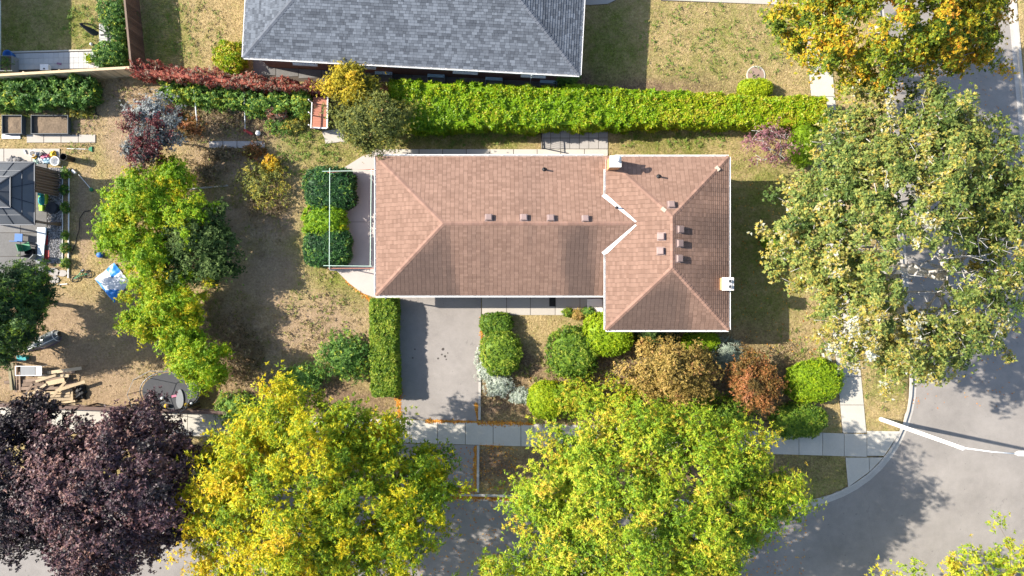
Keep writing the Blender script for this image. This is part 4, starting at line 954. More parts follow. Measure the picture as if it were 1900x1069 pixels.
# ---- hedges
def east_gold(p): return 0.16 * np.clip((p[:, 0] - 4) / 10, 0, 1)
hedge('clipped_hedge', 'long clipped bright green hedge in front of the grey roofed house', [(722, 190, 44, 2.0), (800, 193, 44, 2.0), (900, 194, 40, 2.0), (1000, 196, 38, 1.9), (1130, 197, 35, 1.8), (1250, 200, 31, 1.6), (1400, 205, 28, 1.45), (1533, 205, 25, 1.4)],
      LM['hedge'], 150, 7, 0.17, 0.09, (0.47, 0.12), 41, tintf=east_gold, rough=0.13, patch=0.22)
hedge('driveway_hedge', 'narrow clipped hedge along the driveway edge', [(710, 556, 25, 1.35), (710, 650, 25, 1.35), (713, 735, 25, 1.35)], LM['globe'], 230, 7, 0.13, 0.07, (0.60, 0.15), 42, rough=0.06)
hedge('creeper_fence', 'wooden fence smothered in dull red creeper', [(244, 127, 9, 1.65), (300, 134, 12, 1.7), (360, 139, 12, 1.7), (430, 148, 10, 1.7), (500, 155, 8, 1.65), (612, 162, 5, 1.65)], LM['creeper'], 170, 6, 0.11, 0.055, (0.55, 0.26), 43, rough=0.55, cat='fence', edge=0.25, patch=0.35)
hedge('climbing_vine', 'leafy green vine bank below the red creeper', [(295, 163, 12, 0.9), (360, 172, 16, 0.8), (430, 180, 17, 0.9), (520, 188, 14, 1.0), (540, 190, 12, 0.8)], LM['green'], 110, 6, 0.17, 0.09, (0.66, 0.2), 44, rough=0.6, cat='vine', sparse=0.66, patch=0.3, core=False)
hedge('climbing_vine', 'green climbing plants along the board fence above the raised beds', [(-60, 172, 20, 1.0), (40, 172, 22, 1.0), (110, 170, 22, 1.1), (172, 166, 18, 1.0)], LM['green'], 120, 6, 0.18, 0.10, (0.58, 0.2), 45, rough=0.55, cat='vine', sparse=0.7, patch=0.3, core=False)
# ---- clipped and natural shrubs
S = shrub
S('understory_shrub', 'tall lime green shrub in front of the bronze shrub', 1255, 738, 62, 36, 2.4, LM['locust_green'], 1500, 7, 0.15, 0.065, (0.5, 0.18), 0.4, 140, loose=0.2, core=0.5)
S('understory_shrub', 'loose green shrub beside the bright lime dome', 1068, 735, 46, 36, 1.8, LM['locust_green'], 1000, 7, 0.14, 0.06, (0.5, 0.2), 0.4, 141, loose=0.25, core=0.4)
S('understory_shrub', 'green and yellow shrub between the deep green globe and bronze shrub', 1150, 742, 44, 34, 1.8, LM['locust_green'], 900, 7, 0.14, 0.06, (0.58, 0.2), 0.4, 142, loose=0.25, core=0.4)
S('understory_shrub', 'dark green shrub behind the dark globe shrub', 1355, 770, 46, 36, 1.8, LM['globe'], 900, 7, 0.14, 0.06, (0.45, 0.2), 0.4, 143, loose=0.25, core=0.4)
for i, (px, py, rx, ry, h, mt, t0, lab) in enumerate(((342, 178, 26, 16, .7, 'green', .8, 'yellow green scrub touching the plum tree'), (388, 190, 22, 14, .6, 'green', .6, 'green scrub between the plum tree and the nearer white pole'), (430, 205, 24, 15, .5, 'dryweed', .6, 'tan scrub between the two white poles'), (478, 205, 20, 16, .6, 'green', .75, 'green scrub between the rose bush and a white pole'), (545, 232, 20, 14, .5, 'olive', .7, 'olive tuft between the rose bush and the step slab'), (352, 236, 26, 20, .6, 'redorange', .45, 'rusty red scrub beside the plum tree'), (410, 285, 34, 14, .4, 'dryweed', .45, 'dry brown scrub below the stepping path'), (470, 280, 22, 14, .5, 'redorange', .35, 'reddish scrub below the stepping path end'), (380, 320, 28, 16, .5, 'dryweed', .5, 'dry brown scrub above the birch pole'), (318, 215, 18, 24, .8, 'plum', .3, 'dark red shoots at the foot of the plum tree'), (150, 208, 22, 10, .4, 'olive', .6, 'olive weeds above the hoe'))):
    S('garden_scrub', lab, px, py, rx, ry, h, LM[mt], 330, 6, 0.14, 0.055, (t0, 0.22), 0.5, 150 + i, loose=0.4, core=0, cat='scrub', patch=0.3)
S('yew_bush', 'dark green clipped yew on the side of the olive tree', 613, 352, 46, 38, 1.5, LM['yew'], 2300, 8, 0.13, 0.05, (0.48, 0.22), 0.09, 51, power=4)
S('yew_bush', 'dark green clipped yew on the side of the driveway hedge', 608, 461, 42, 34, 1.4, LM['yew'], 2200, 8, 0.13, 0.05, (0.50, 0.22), 0.09, 52, power=4)
S('privet_bush', 'bright green bush squeezed between the two dark yews', 603, 411, 38, 29, 1.45, LM['bright'], 1300, 7, 0.14, 0.07, (0.38, 0.18), 0.15, 53, power=3)
S('globe_shrub', 'small green clipped shrub at the corner of the front walk', 921, 601, 29, 20, 0.9, LM['globe'], 800, 6, 0.11, 0.06, (0.45, 0.14), 0.08, 54, power=4)
S('globe_shrub', 'large twiggy green shrub between the silver plants and driveway', 929, 655, 38, 42, 1.3, LM['globe'], 1300, 6, 0.13, 0.065, (0.55, 0.16), 0.12, 55)
S('lavender_bush', 'silver grey mound edging the driveway under the twiggy shrub', 903, 678, 19, 32, 0.55, LM['silver'], 700, 8, 0.12, 0.03, (0.5, 0.25), 0.3, 56, core=0.65)
S('lavender_bush', 'silver grey mound in front of the twiggy shrub', 925, 714, 20, 22, 0.6, LM['silver'], 700, 8, 0.13, 0.03, (0.5, 0.25), 0.35, 57, core=0.65)
S('lavender_bush', 'low silver grey tuft on the bare garden soil', 963, 735, 18, 13, 0.4, LM['silver'], 400, 8, 0.12, 0.03, (0.45, 0.25), 0.35, 58, core=0.6)
S('globe_shrub', 'deep green round globe shrub on the small front lawn', 1062, 655, 46, 46, 1.5, LM['globe'], 1600, 6, 0.13, 0.065, (0.50, 0.2), 0.14, 59)
S('boxwood', 'lime green clipped dome touching the raised block corner', 1128, 620, 47, 40, 1.6, LM['lime'], 2200, 6, 0.10, 0.055, (0.5, 0.13), 0.05, 60, power=2.8)
S('boxwood', 'bright lime dome peeking out from under the green locust', 1012, 742, 33, 36, 1.3, LM['lime'], 1500, 6, 0.10, 0.055, (0.62, 0.15), 0.08, 61, power=2.2)
S('boxwood', 'small lime shrub with a dark hollow under the raised block eave', 1300, 634, 34, 19, 1.0, LM['lime'], 900, 6, 0.10, 0.055, (0.42, 0.13), 0.12, 62, power=2.8)
S('sage_bush', 'grey green loose plant beside the hollow lime shrub', 1350, 656, 27, 28, 0.8, LM['silver'], 500, 6, 0.14, 0.03, (0.15, 0.15), 0.25, 63, core=0.6)
S('dusky_bush', 'dark low evergreen in the shade behind the bronze shrub', 1215, 623, 40, 13, 0.8, LM['dark'], 600, 6, 0.12, 0.05, (0.5, 0.2), 0.2, 64)
S('globe_shrub', 'lime green globe shrub beside the side pavement', 1510, 706, 52, 40, 1.4, LM['lime'], 2200, 6, 0.11, 0.055, (0.40, 0.2), 0.13, 65)
S('globe_shrub', 'dark green globe shrub at the pavement corner', 1482, 781, 51, 31, 1.1, LM['globe'], 1900, 6, 0.11, 0.055, (0.5, 0.2), 0.13, 66)
S('porch_plant', 'first small green plant along the front walk', 1054, 580, 10, 7, 0.4, LM['globe'], 160, 6, 0.10, 0.05, (0.5, 0.2), 0.25, 67, cat='plant')
S('porch_plant', 'rusty orange small plant along the front walk', 1072, 583, 11, 9, 0.4, LM['bronze'], 180, 6, 0.11, 0.05, (0.6, 0.2), 0.25, 68, cat='plant')
S('porch_plant', 'pale green small plant beside the white porch step', 1092, 579, 12, 8, 0.45, LM['green'], 180, 6, 0.12, 0.05, (0.7, 0.2), 0.25, 69, cat='plant')
S('lime_shrub', 'flat topped lime shrub beside the manhole cover', 1401, 164, 32, 16, 1.0, LM['lime'], 900, 6, 0.10, 0.055, (0.7, 0.12), 0.06, 70, power=3)
S('cedar_shrub', 'upright bright green cedar where the long hedge ends', 1488, 268, 22, 42, 2.0, LM['lime'], 1200, 6, 0.10, 0.04, (0.25, 0.15), 0.12, 71)
S('cedar_shrub', 'small bright cedar in the shade of the raised block', 1440, 447, 24, 22, 1.2, LM['lime'], 700, 6, 0.10, 0.04, (0.28, 0.15), 0.15, 72)
S('cedar_shrub', 'fern green shrub at the brick neighbour corner', 1052, 146, 20, 12, 1.2, LM['green'], 400, 6, 0.13, 0.06, (0.6, 0.15), 0.2, 73)
S('wild_shrub', 'yellow leaved loose bush between the birch pole and dark yews', 488, 338, 46, 42, 1.4, LM['olive'], 900, 5, 0.14, 0.06, (0.62, 0.2), 0.35, 74, loose=0.3, core=0, patch=0.3)
S('wild_shrub', 'green arching shrub beside the driveway hedge', 640, 662, 48, 44, 1.8, LM['green'], 1300, 6, 0.15, 0.07, (0.58, 0.18), 0.3, 75, loose=0.2, core=0.6, patch=0.3)
S('wild_shrub', 'low green shrub under the edge of the golden locust', 560, 702, 42, 26, 1.2, LM['green'], 700, 6, 0.14, 0.06, (0.62, 0.16), 0.3, 76, loose=0.2, core=0.6)
S('wild_shrub', 'pale green shrub between the trampoline and golden locust', 432, 758, 34, 30, 1.3, LM['green'], 700, 6, 0.14, 0.07, (0.75, 0.14), 0.3, 77, loose=0.2, core=0.6)
S('yellow_shrub', 'small vivid yellow sprout above the yellow leaved loose bush', 505, 304, 13, 14, 1.1, LM['gold'], 160, 6, 0.15, 0.08, (0.85, 0.1), 0.3, 88, loose=0.2, core=0.4)
S('dry_bush', 'dry brown seedy weeds at the foot of the yellow green tree', 440, 655, 44, 60, 1.0, LM['dryweed'], 1100, 6, 0.13, 0.05, (0.42, 0.22), 0.35, 78, loose=0.35, core=0, patch=0.3)
S('dry_bush', 'grey brown twiggy weeds under the yellow leaved loose bush', 492, 382, 38, 20, 0.6, LM['dryweed'], 450, 6, 0.13, 0.04, (0.5, 0.2), 0.35, 79, loose=0.35, core=0)
S('dry_bush', 'rusty dry weeds around the leaning white poles', 415, 222, 48, 26, 0.5, LM['dryweed'], 500, 6, 0.13, 0.04, (0.55, 0.25), 0.4, 80, loose=0.4, core=0)
S('leafy_plant', 'fresh green leafy plant beside the red stained steps', 561, 187, 17, 29, 1.3, LM['green'], 600, 6, 0.14, 0.08, (0.75, 0.14), 0.2, 81, core=0.6, cat='plant')
S('rose_bush', 'small bush with a red flowering crown near the white ball', 513, 210, 16, 13, 0.9, LM['creeper'], 320, 6, 0.11, 0.06, (0.7, 0.2), 0.3, 82, core=0.4)
S('rose_bush', 'green thorny bush spreading under the red flowers', 520, 228, 28, 20, 0.5, LM['green'], 380, 6, 0.12, 0.05, (0.6, 0.2), 0.35, 83, core=0.3, loose=0.3)
S('corner_shrub', 'yellow green shrub at the brick house corner', 428, 107, 28, 27, 1.3, LM['hedge'], 800, 6, 0.15, 0.08, (0.62, 0.16), 0.25, 84, core=0.6, patch=0.3)
S('border_shrub', 'dark green leafy shrub inside the fence corner', 207, 103, 32, 25, 1.4, LM['green'], 1100, 6, 0.14, 0.07, (0.50, 0.2), 0.2, 85, core=0.7)
S('border_shrub', 'flowering green shrub beside the tall side fence', 213, 25, 28, 36, 1.5, LM['green'], 1000, 6, 0.14, 0.07, (0.45, 0.22), 0.3, 86, core=0.6, loose=0.15)
S('border_shrub', 'narrow green shrub behind the folded parasol', 224, 70, 14, 24, 1.2, LM['green'], 500, 6, 0.13, 0.06, (0.62, 0.18), 0.25, 87, core=0.5)
for i, (px, py, r, lab) in enumerate(((121, 322, 7, 'dark strip plant next to the gazebo curtain'), (119, 352, 6, 'small strip plant beside the brown curtain foot'), (121, 385, 6, 'low strip plant beside the round black seat'), (121, 437, 5, 'green strip plant beside the top of the white board'), (121, 460, 6, 'green strip plant beside the middle of the white board'), (121, 488, 7, 'green strip plant near the flagstones'))):
    S('strip_plant', lab, px, py, r, r + 2, 0.45, LM['green'], 130, 6, 0.11, 0.05, (0.6, 0.2), 0.3, 90 + i, core=0, cat='plant', group='plants in the narrow strip')

# oil drips on the driveway
dw = bpy.data.objects['driveway']; OIL = mk('oil_stain', (0.06, 0.05, 0.045), 0.7)
for px, py, r in ((813, 665, .07), (820, 658, .06), (826, 661, .08), (822, 648, .09), (831, 655, .05), (828, 667, .05), (770, 648, .05), (766, 664, .05)):
    q = P(px, py); MB().prism([Vector((q.x + r * (.8 + .4 * random.random()) * math.cos(a), q.y + r * (.8 + .4 * random.random()) * math.sin(a))) for a in (0, .7, 1.4, 2.1, 2.8, 3.5, 4.2, 4.9, 5.6)], .031, .034).obj('oil_stain', OIL, dw)
# ------------------------------------------------------------------ fences
BOARD = unit_box('board', M['wood']); BOARDN = unit_box('board_new', M['wood_new']); BOARDD = unit_box('board_dark', M['wood_dark'])
def fence(name, label, a, b, h, boardme, side, pitch=0.15, posts=2.4, cap=M['wood_new'], capw=0.11):
    a = P(*a, h); b = P(*b, h); a.z = b.z = 0; d = (b - a); l = d.length; d.normalize(); rz = math.atan2(d.y, d.x); o = Vector((-d.y, d.x, 0)) * side
    t = thing(name, label, 'fence', (a + b) / 2)
    n = int(l / pitch)
    for i in range(n):
        c = a + d * (i + 0.5) * l / n + o * 0.045; hh = h - 0.06 - 0.02 * random.random()
        inst(boardme, 'board', t, (c.x, c.y, hh / 2 + 0.02), rz + random.uniform(-.01, .01), (l / n - 0.012, 0.02, hh))
    for z in (0.4, h - 0.35): MB().bar(a + Vector((0, 0, z)), b + Vector((0, 0, z)), 0.045, 0.09).obj('rail', M['wood'], t)
    k = max(1, round(l / posts))
    for i in range(k + 1):
        c = a + d * l * i / k - o * 0.075; inst(boardme, 'post', t, (c.x, c.y, (h + 0.02) / 2 - 0.04), rz, (0.1, 0.1, h + 0.1))
    MB().bar(a + Vector((0, 0, h)) + o * 0.01, b + Vector((0, 0, h)) + o * 0.01, capw, 0.035).obj('cap_rail', cap, t)
    return t
fence('board_fence', 'pale capped board fence between the corner patio and raised beds', (-90, 144), (243, 125), 1.7, BOARDN, -1, capw=0.16)
fence('board_fence', 'dark board fence running from the creeper past the flowering shrub', (243, 124), (222, -90), 1.8, BOARDD, -1, cap=M['wood'], capw=0.12)
fence('board_fence', 'short red stained fence behind the red steps', (545, 157), (722, 166), 1.25, unit_box('board_red', M['wood_red']), -1, cap=M['wood_red'], capw=0.12)
fence('yard_fence', 'weathered grey fence behind the scrap lumber', (-60, 660), (12, 672), 1.2, BOARD, -1, cap=M['wood'])
fence('yard_fence', 'low dark fence rails below the oval trampoline', (-40, 751), (420, 766), 1.3, BOARDD, -1, cap=M['rust'], capw=0.22)

# ------------------------------------------------------------------ street lamp
lb = P(1635, 778); t = thing('street_lamp', 'tall white concrete lamp post leaning its arm over the junction', 'street lamp', (lb.x, lb.y, 0))
MB().lathe([(0.16, -0.1), (0.15, 0.0), (0.145, 0.4), (0.095, 8.1), (0.0, 8.12)], (lb.x, lb.y, 0), 14).obj('pole', M['white'], t, smooth=True)
tp_ = Vector((lb.x, lb.y, 8.0)); hd = P(1886, 842, 8.5)
MB().tube([tp_, tp_ + Vector((0.25, 0, 0.22)), tp_.lerp(hd, 0.5) + Vector((0, 0, 0.25)), hd], [0.045, 0.04, 0.035, 0.03], 8).obj('arm', M['white'], t, smooth=True)
MB().lathe([(0.105, 7.7), (0.115, 7.72), (0.115, 8.14), (0.0, 8.18)], (lb.x, lb.y, 0), 12).obj('collar', M['white'], t)
hm = MB()
for i, (x0, w0, x1, w1) in enumerate(((-0.05, 0.06, 0.15, 0.16), (0.15, 0.16, 0.5, 0.17), (0.5, 0.17, 0.72, 0.1))):
    hm.hexa([hd + Vector((x, y, z)) for z, f in ((-0.06, 0.9), (0.09, 0.6)) for x, y in ((x0, -w0 * f), (x1, -w1 * f), (x1, w1 * f), (x0, w0 * f))])
hh = hm.obj('lamp_head', M['white'], t); MB().box(hd + Vector((0.36, 0, -0.08)), (0.4, 0.22, 0.05)).obj('lens', M['glass'], hh)
# ------------------------------------------------------------------ manhole, gate, drain grate, awning frame
q = P(1402, 140); t = thing('manhole_cover', 'round brown manhole cover set in the dry front lawn', 'manhole', (q.x, q.y, 0))
MB().lathe([(0.62, -0.05), (0.62, 0.05), (0.55, 0.055), (0.55, 0.03)], q, 28).obj('rim', M['concrete'], t); MB().lathe([(0.53, -0.02), (0.53, 0.045), (0.0, 0.048)], q, 28, mi=0).obj('cover', mk('brown_iron', (0.27, 0.19, 0.15), 0.8), t)
hb = MB()
for dx in (-0.14, 0.14): hb.box((q.x + dx, q.y, 0.062), (0.14, 0.05, 0.03), 0.6)
hb.obj('lift_slot', M['black'], t)
t = thing('garden_gate', 'open black gate and posts where the side path meets the pavers', 'gate', P(1005, 258))
pa, pb = P(1004, 239, 0), P(1006, 275, 0)
for p, nm in ((pa, 'post'), (pb, 'post')): MB().box((p.x, p.y, 0.6), (0.07, 0.07, 1.3)).obj(nm, M['black'], t)
for z in (0.15, 1.1): MB().bar((pa.x, pa.y, z), (pb.x, pb.y, z), 0.04, 0.05).obj('rail', M['black'], t)
for i in range(9):
    p = pa.lerp(pb, (i + 1) / 10); MB().bar((p.x, p.y, 0.12), (p.x, p.y, 1.12), 0.018, 0.018).obj('bar', M['black'], t)
q = P(990, 243); g2 = MB(); g2.bar((pa.x, pa.y, 0.9), (pa.x - 0.75, pa.y + 0.05, 0.9), 0.04, 0.04); g2.bar((pa.x, pa.y, 0.1), (pa.x - 0.75, pa.y + 0.05, 0.1), 0.04, 0.04); g2.bar((pa.x - 0.74, pa.y + 0.05, 0.03), (pa.x - 0.74, pa.y + 0.05, 0.95), 0.04, 0.04); g2.obj('gate_leaf', M['steel'], t)
q = P(1056, 241); t = thing('mower_tray', 'white rimmed dark tray lying on the pavers by the hedge', 'tray', (q.x, q.y, 0.046)); fr = MB()
for s_ in (-1, 1): fr.box((q.x, q.y + s_ * 0.11, 0.075), (0.66, 0.035, 0.05)); fr.box((q.x + s_ * 0.315, q.y, 0.075), (0.035, 0.185, 0.05))
fr.obj('rim', M['white_plastic'], t); MB().box((q.x, q.y, 0.06), (0.60, 0.185, 0.03)).obj('tray_floor', M['black'], t)
q = P(1012, 244, 0.2); o = MB(); o.box((q.x, q.y, 0.05 + 0.2), (0.16, 0.26, 0.4)); tag(o.obj('meter_box', M['lightblue_plastic']), 'pale blue grey utility box beside the black gate post', 'box')
ZA = 2.35
t = thing('awning_frame', 'bare pale green tube awning frame over the back patio', 'awning frame', P(650, 405))
for nm, (a, b) in {'west_bar': ((612, 312), (611, 499)), 'east_bar': ((689, 314), (687, 494)), 'north_bar': ((598, 318), (694, 316.5)), 'south_bar': ((600, 493), (690, 494))}.items():
    MB().tube([P(*a, ZA), P(*b, ZA)], 0.022, 8).obj('tube', M['green_pipe'], t)
for y0, y1 in ((320, 314), (498, 498)): MB().bar(P(608, y0, ZA - 0.1), P(701, y1, ZA - 0.1), 0.05, 0.08).obj('beam', M['wood_red'], t)
for py in (318, 493):
    p = P(612, py, ZA); MB().tube([(p.x, p.y, 0.0), (p.x, p.y, ZA)], 0.035, 8).obj('post', M['green_pipe'], t)
# ------------------------------------------------------------------ red steps
t = thing('garden_steps', 'red stained raised walkway with pale handrail next to the golden tree', 'deck', P(594, 214)); zt = 0.75
for i in range(13):
    y0 = 180 + i * 4.55; a, b = P(581 - i * 0.12, y0, zt), P(606.5, y0, zt); c, d = P(606.5, y0 + 4.4, zt), P(581 - i * .12, y0 + 4.4, zt)
    MB().hexa([p - Vector((0, 0, 0.04)) for p in (d, c, b, a)] + [d, c, b, a]).obj('deck_board', M['wood_red'], t)
for px in (582, 605):
    MB().bar(P(px, 181, zt) - Vector((0, 0, .11)), P(px, 237, zt) - Vector((0, 0, .11)), 0.06, 0.12).obj('joist', M['wood'], t)
    for py in (183, 234):
        p = P(px, py, zt); MB().box((p.x, p.y, 0.28), (0.09, 0.09, 0.68)).obj('post', M['wood'], t)
for zz in (1.15, 1.5): MB().bar(P(579, 190, zz), P(577, 238, zz), 0.05, 0.07).obj('hand_rail', M['white'], t)
for py in (191, 214, 237):
    a = P(580, py, zt); MB().bar((a.x - .03, a.y, zt - 0.1), (a.x - .03, a.y, 1.55), 0.06, 0.06).obj('baluster', M['white'], t)
MB().bar(P(608, 180, zt + 0.03), P(607, 238, zt + 0.03), 0.09, 0.05).obj('edge_strip', M['white'], t); MB().bar(P(580, 237, zt + 0.02), P(606, 238, zt + 0.02), 0.09, 0.04).obj('edge_strip', M['white'], t)
MB().hexa([P(583, 240, 0), P(606, 240, 0), P(606, 239, 0), P(583, 239, 0), P(585, 240, .6), P(605, 241, .6), P(605, 239.5, .6), P(585, 239, .6)]).obj('riser', M['rust'], t)
# ------------------------------------------------------------------ raised beds, garden tools, poles
def bed(label, x0, y0, x1, y1, h=0.38):
    a, b = P(x0, y0, h), P(x1, y1, h); t = thing('raised_bed', label, 'raised bed', ((a.x + b.x) / 2, (a.y + b.y) / 2, 0), 'steel raised beds')
    cx, cy = (a.x + b.x) / 2, (a.y + b.y) / 2; w, d = b.x - a.x, a.y - b.y
    for s_ in (-1, 1):
        MB().box((cx, cy + s_ * d / 2, h / 2), (w + 0.04, 0.03, h + 0.04)).obj('side', M['bed_steel'], t); MB().box((cx + s_ * w / 2, cy, h / 2), (0.03, d - 0.031, h + 0.04)).obj('side', M['bed_steel'], t)
    g = MB(); n = 14; vs = []; fs = []
    for j in range(n):
        for i in range(n):
            u, v = i / (n - 1), j / (n - 1); x, y = a.x + .02 + u * (w - .04), b.y + .02 + v * (d - .04)
            vs.append((x, y, 0.14 + 0.14 * min(u, 1 - u, v, 1 - v) + 0.1 * float(fbm(x * 2.5, y * 2.5, 3))))
    for j in range(n - 1):
        for i in range(n - 1): fs.append((j * n + i, j * n + i + 1, (j + 1) * n + i + 1, (j + 1) * n + i))
    g.add(vs, fs); g.obj('soil', M['soil'], t, smooth=True)
bed('small square steel raised bed filled with soil', 4, 214, 40, 248); bed('long steel raised bed filled with raked soil', 58, 214, 126, 248)
p = P(22, 254); tag(MB().box((p.x, p.y, 0.04), (1.2, 0.28, 0.08)).obj('steel_panel', M['steel']), 'loose steel panel lying below the small raised bed', 'panel')
def rod(name, label, a, b, r, mat, cat, z0=0.05, z1=0.05, group=None):
    return tag(MB().tube([P(*a, z0), P(*b, z1)], r, 7).obj(name, mat), label, cat, group)
t = thing('garden_hoe', 'black garden hoe lying on the bare soil beside the long raised bed', 'hoe', P(176, 200))
MB().tube([P(171, 182, .04), P(179, 212, .04)], 0.025, 6).obj('handle', M['black'], t); q = P(180, 216); MB().box((q.x, q.y, .05), (0.3, 0.12, 0.06), 0.6).obj('blade', M['dark_steel'], t)
rod('white_pole', 'white pole slanting over dry weeds nearer the plum tree', (360, 168), (367, 243), 0.045, M['white'], 'pole', 0.75, 0.05); rod('white_pole', 'white pole slanting over dry weeds nearer the red flowers', (453, 168), (455, 241), 0.04, M['white'], 'pole', 0.75, 0.05)
rod('fallen_pole', 'pale birch pole lying beside the bright green leafy tree', (341, 352), (424, 344), 0.06, M['bark_pale'], 'pole', 0.06, 0.06)
p = P(462, 246); tag(MB().box((p.x, p.y, .08), (0.62, 0.16, 0.16), -0.5).obj('red_trough', M['red_plastic']), 'red plastic trough at the foot of a white pole', 'trough')
p = P(479, 247, .15); tag(MB().lathe([(0.05, 0), (0.15, 0.06), (0.18, 0.18), (0.12, 0.28), (0.0, 0.33)], (p.x, p.y, 0), 12).obj('white_ball', M['white_plastic'], smooth=True), 'white ball next to the red trough', 'ball')
# ------------------------------------------------------------------ folded cantilever parasol, planters
t = thing('parasol', 'folded black cantilever parasol hanging over its cross base', 'parasol', P(200, 65)); B = P(200, 64); H = P(149, 45, 2.5)
for a_ in (0.15, 0.15 + math.pi / 2): MB().box((B.x, B.y, 0.07 + 0.002 * a_), (0.9, 0.08, 0.05), a_).obj('base_bar', M['black'], t)
MB().tube([B + Vector((0, 0, 0.05)), B + Vector((-.03, 0, 1.0)), B + Vector((-.12, 0.03, 1.7)), B.lerp(H, 0.45) + Vector((0, 0, 1.15)), H + Vector((0, 0, 0.1))], [.035, .035, .033, .03, .025], 8).obj('mast', M['black'], t, smooth=True)
MB().tube([P(188, 51, 1.6), P(172, 46, 2.1), H + Vector((0, 0, 0.06))], 0.022, 6).obj('strut', M['black'], t)
fm = MB(); prof = []
for z, r in ((2.5, .03), (2.42, .07), (2.0, .13), (1.4, .2), (1.0, .22), (0.92, .17)): prof.append((r, z))
fm.lathe(prof, (H.x, H.y, 0), 10, sx=1.2, sy=.8); fm.obj('canopy', M['charcoal_fabric'], t)
def planter(label, px, py, w, d, h, mat, leaf, seed, spike=True):
    q = P(px, py, h); t = thing('planter_box', label, 'planter', (q.x, q.y, 0.05))
    pm = MB()
    for s_ in (-1, 1): pm.box((q.x + s_ * (w / 2 - .02), q.y, .05 + h / 2), (.04, d, h)); pm.box((q.x, q.y + s_ * (d / 2 - .02), .05 + h / 2), (w - .081, .04, h))
    pm.obj('box', mat, t); MB().box((q.x, q.y, .02 + h / 2), (w - .082, d - .082, h - .1)).obj('soil', M['soil'], t)
    rng = np.random.default_rng(seed); pos = np.array([[q.x, q.y, h]]) + rng.normal(size=(30, 3)) * [w * .22, d * .22, .05]; V, si = sprigs(rng, pos, np.tile([[0, 0, 1.]], (30, 1)), 6, 0.32, 0.035 if spike else .08, lift=0.7)
    quads_obj('plant', V, np.clip(.6 + .2 * rng.normal(size=len(V)), 0, 1), leaf, t)
planter('dark grey planter with spiky leaves at the wall end of the corner patio', 12, 118, 0.8, 1.0, 0.6, M['grey_plastic'], LM['green'], 3); planter('white planter with spiky grass plant at the shrub end of the corner patio', 165, 109, 0.45, 0.45, 0.5, M['white_plastic'], LM['bright'], 4)
p = P(89, 128); tag(MB().box((p.x, p.y, .05 + .15), (0.5, 0.34, 0.3)).box((p.x, p.y, .36), (0.54, 0.38, 0.03)).box((p.x, p.y - .1, .383), (0.1, 0.08, 0.015), mi=1).obj('white_box', [M['white_plastic'], M['black']]), 'white lidded box on the corner patio against the fence', 'box')
p = P(27, 103, .3); tag(MB().lathe([(0.24, 0), (0.3, 0.45), (0.31, 0.5), (0.26, 0.5), (0.24, 0.3), (0, 0.28)], (p.x - .35, p.y, 0.0), 14).obj('blue_pot', M['blue_plastic'], smooth=True), 'dark blue pot at the lawn edge of the corner patio', 'pot')
p = P(111, 119); tag(MB().box((p.x, p.y, .075), (0.28, 0.12, 0.05), -.2).obj('maroon_cushion', M['mauve_plastic']), 'small maroon pad on the corner patio pavers', 'pad')
p = P(171, 83); tag(MB().lathe([(0.05, 0), (0.10, 0.05), (0.08, 0.16), (0, 0.2)], (p.x, p.y, 0), 10).obj('white_stone', M['white_plastic'], smooth=True), 'small white stone on the grass below the parasol', 'stone')

# ------------------------------------------------------------------ gazebo and its clutter
Gc = P(6, 359, 2.45); gx0, gy0 = Gc.x, Gc.y; t = thing('gazebo', 'dark hard top gazebo with two tier roof and brown curtain', 'gazebo', (gx0, gy0, 0)); gaz = t
M['polycarb'] = mk('grey_roof_panel', (0.07, 0.072, 0.074), 0.4, 0.25, 0.6, 0.05, 10, spec=0.8, rnd=0.35)
def tier(h0, z0, h1, z1, rows, cols):
    for s_ in range(4):
        R = Matrix.Rotation(s_ * math.pi / 2, 3, 'Z'); g = Vector((gx0, gy0, 0))
        def pt(u, v):
            h = h0 + (h1 - h0) * v; return g + R @ Vector((h, (u * 2 - 1) * h, z0 + (z1 - z0) * v))
        us = [0] + [(i + 1) / cols for i in range(cols)]
        for j in range(rows):
            for i in range(cols):
                a, b, c, d = (pt(us[i], j / rows), pt(us[i + 1], j / rows), pt(us[i + 1], (j + 1) / rows), pt(us[i], (j + 1) / rows))
                MB().hexa([p - Vector((0, 0, .012)) for p in (a, b, c, d)] + [a, b, c, d]).obj('roof_panel', M['polycarb'], gaz)
        fr = MB(); up = Vector((0, 0, .012))
        for i in range(1, cols): fr.bar(pt(us[i], 0) + up, pt(us[i], 1) + up, 0.04, 0.035)
        for j in range(1, rows): fr.bar(pt(0, j / rows) + up, pt(1, j / rows) + up, 0.035, 0.03)
        fr.bar(pt(0, 0) + up, pt(1, 0) + up, 0.06, 0.08); fr.bar(pt(1, 0) + up, pt(1, 1) + up, 0.07, 0.06)
        fr.obj('roof_frame', M['dark_steel'], gaz)
tier(1.95, 2.42, 0.8, 3.05, 2, 3); tier(0.95, 3.12, 0.03, 3.6, 1, 2)
for sx in (-1, 1):
    for sy in (-1, 1): MB().box((gx0 + sx * 1.75, gy0 + sy * 1.75, 1.23), (0.1, 0.1, 2.46)).obj('post', M['dark_steel'], gaz)
cu = MB(); n = 40; y1_, y0_ = gy0 + 1.72, gy0 + 0.1; vs = []; fs = []
for i in range(n + 1):
    f = i / n; xx = gx0 + 1.78 + 0.09 * math.sin(i * 1.45); yy = y1_ + (y0_ - y1_) * f
    vs += [(xx, yy, 2.35), (xx + 0.12 + .05 * math.sin(i), yy, 0.07)]
for i in range(n): fs.append((2 * i, 2 * i + 1, 2 * i + 3, 2 * i + 2))
cu.add(vs, fs); cu.obj('curtain', M['curtain'], gaz, smooth=True)
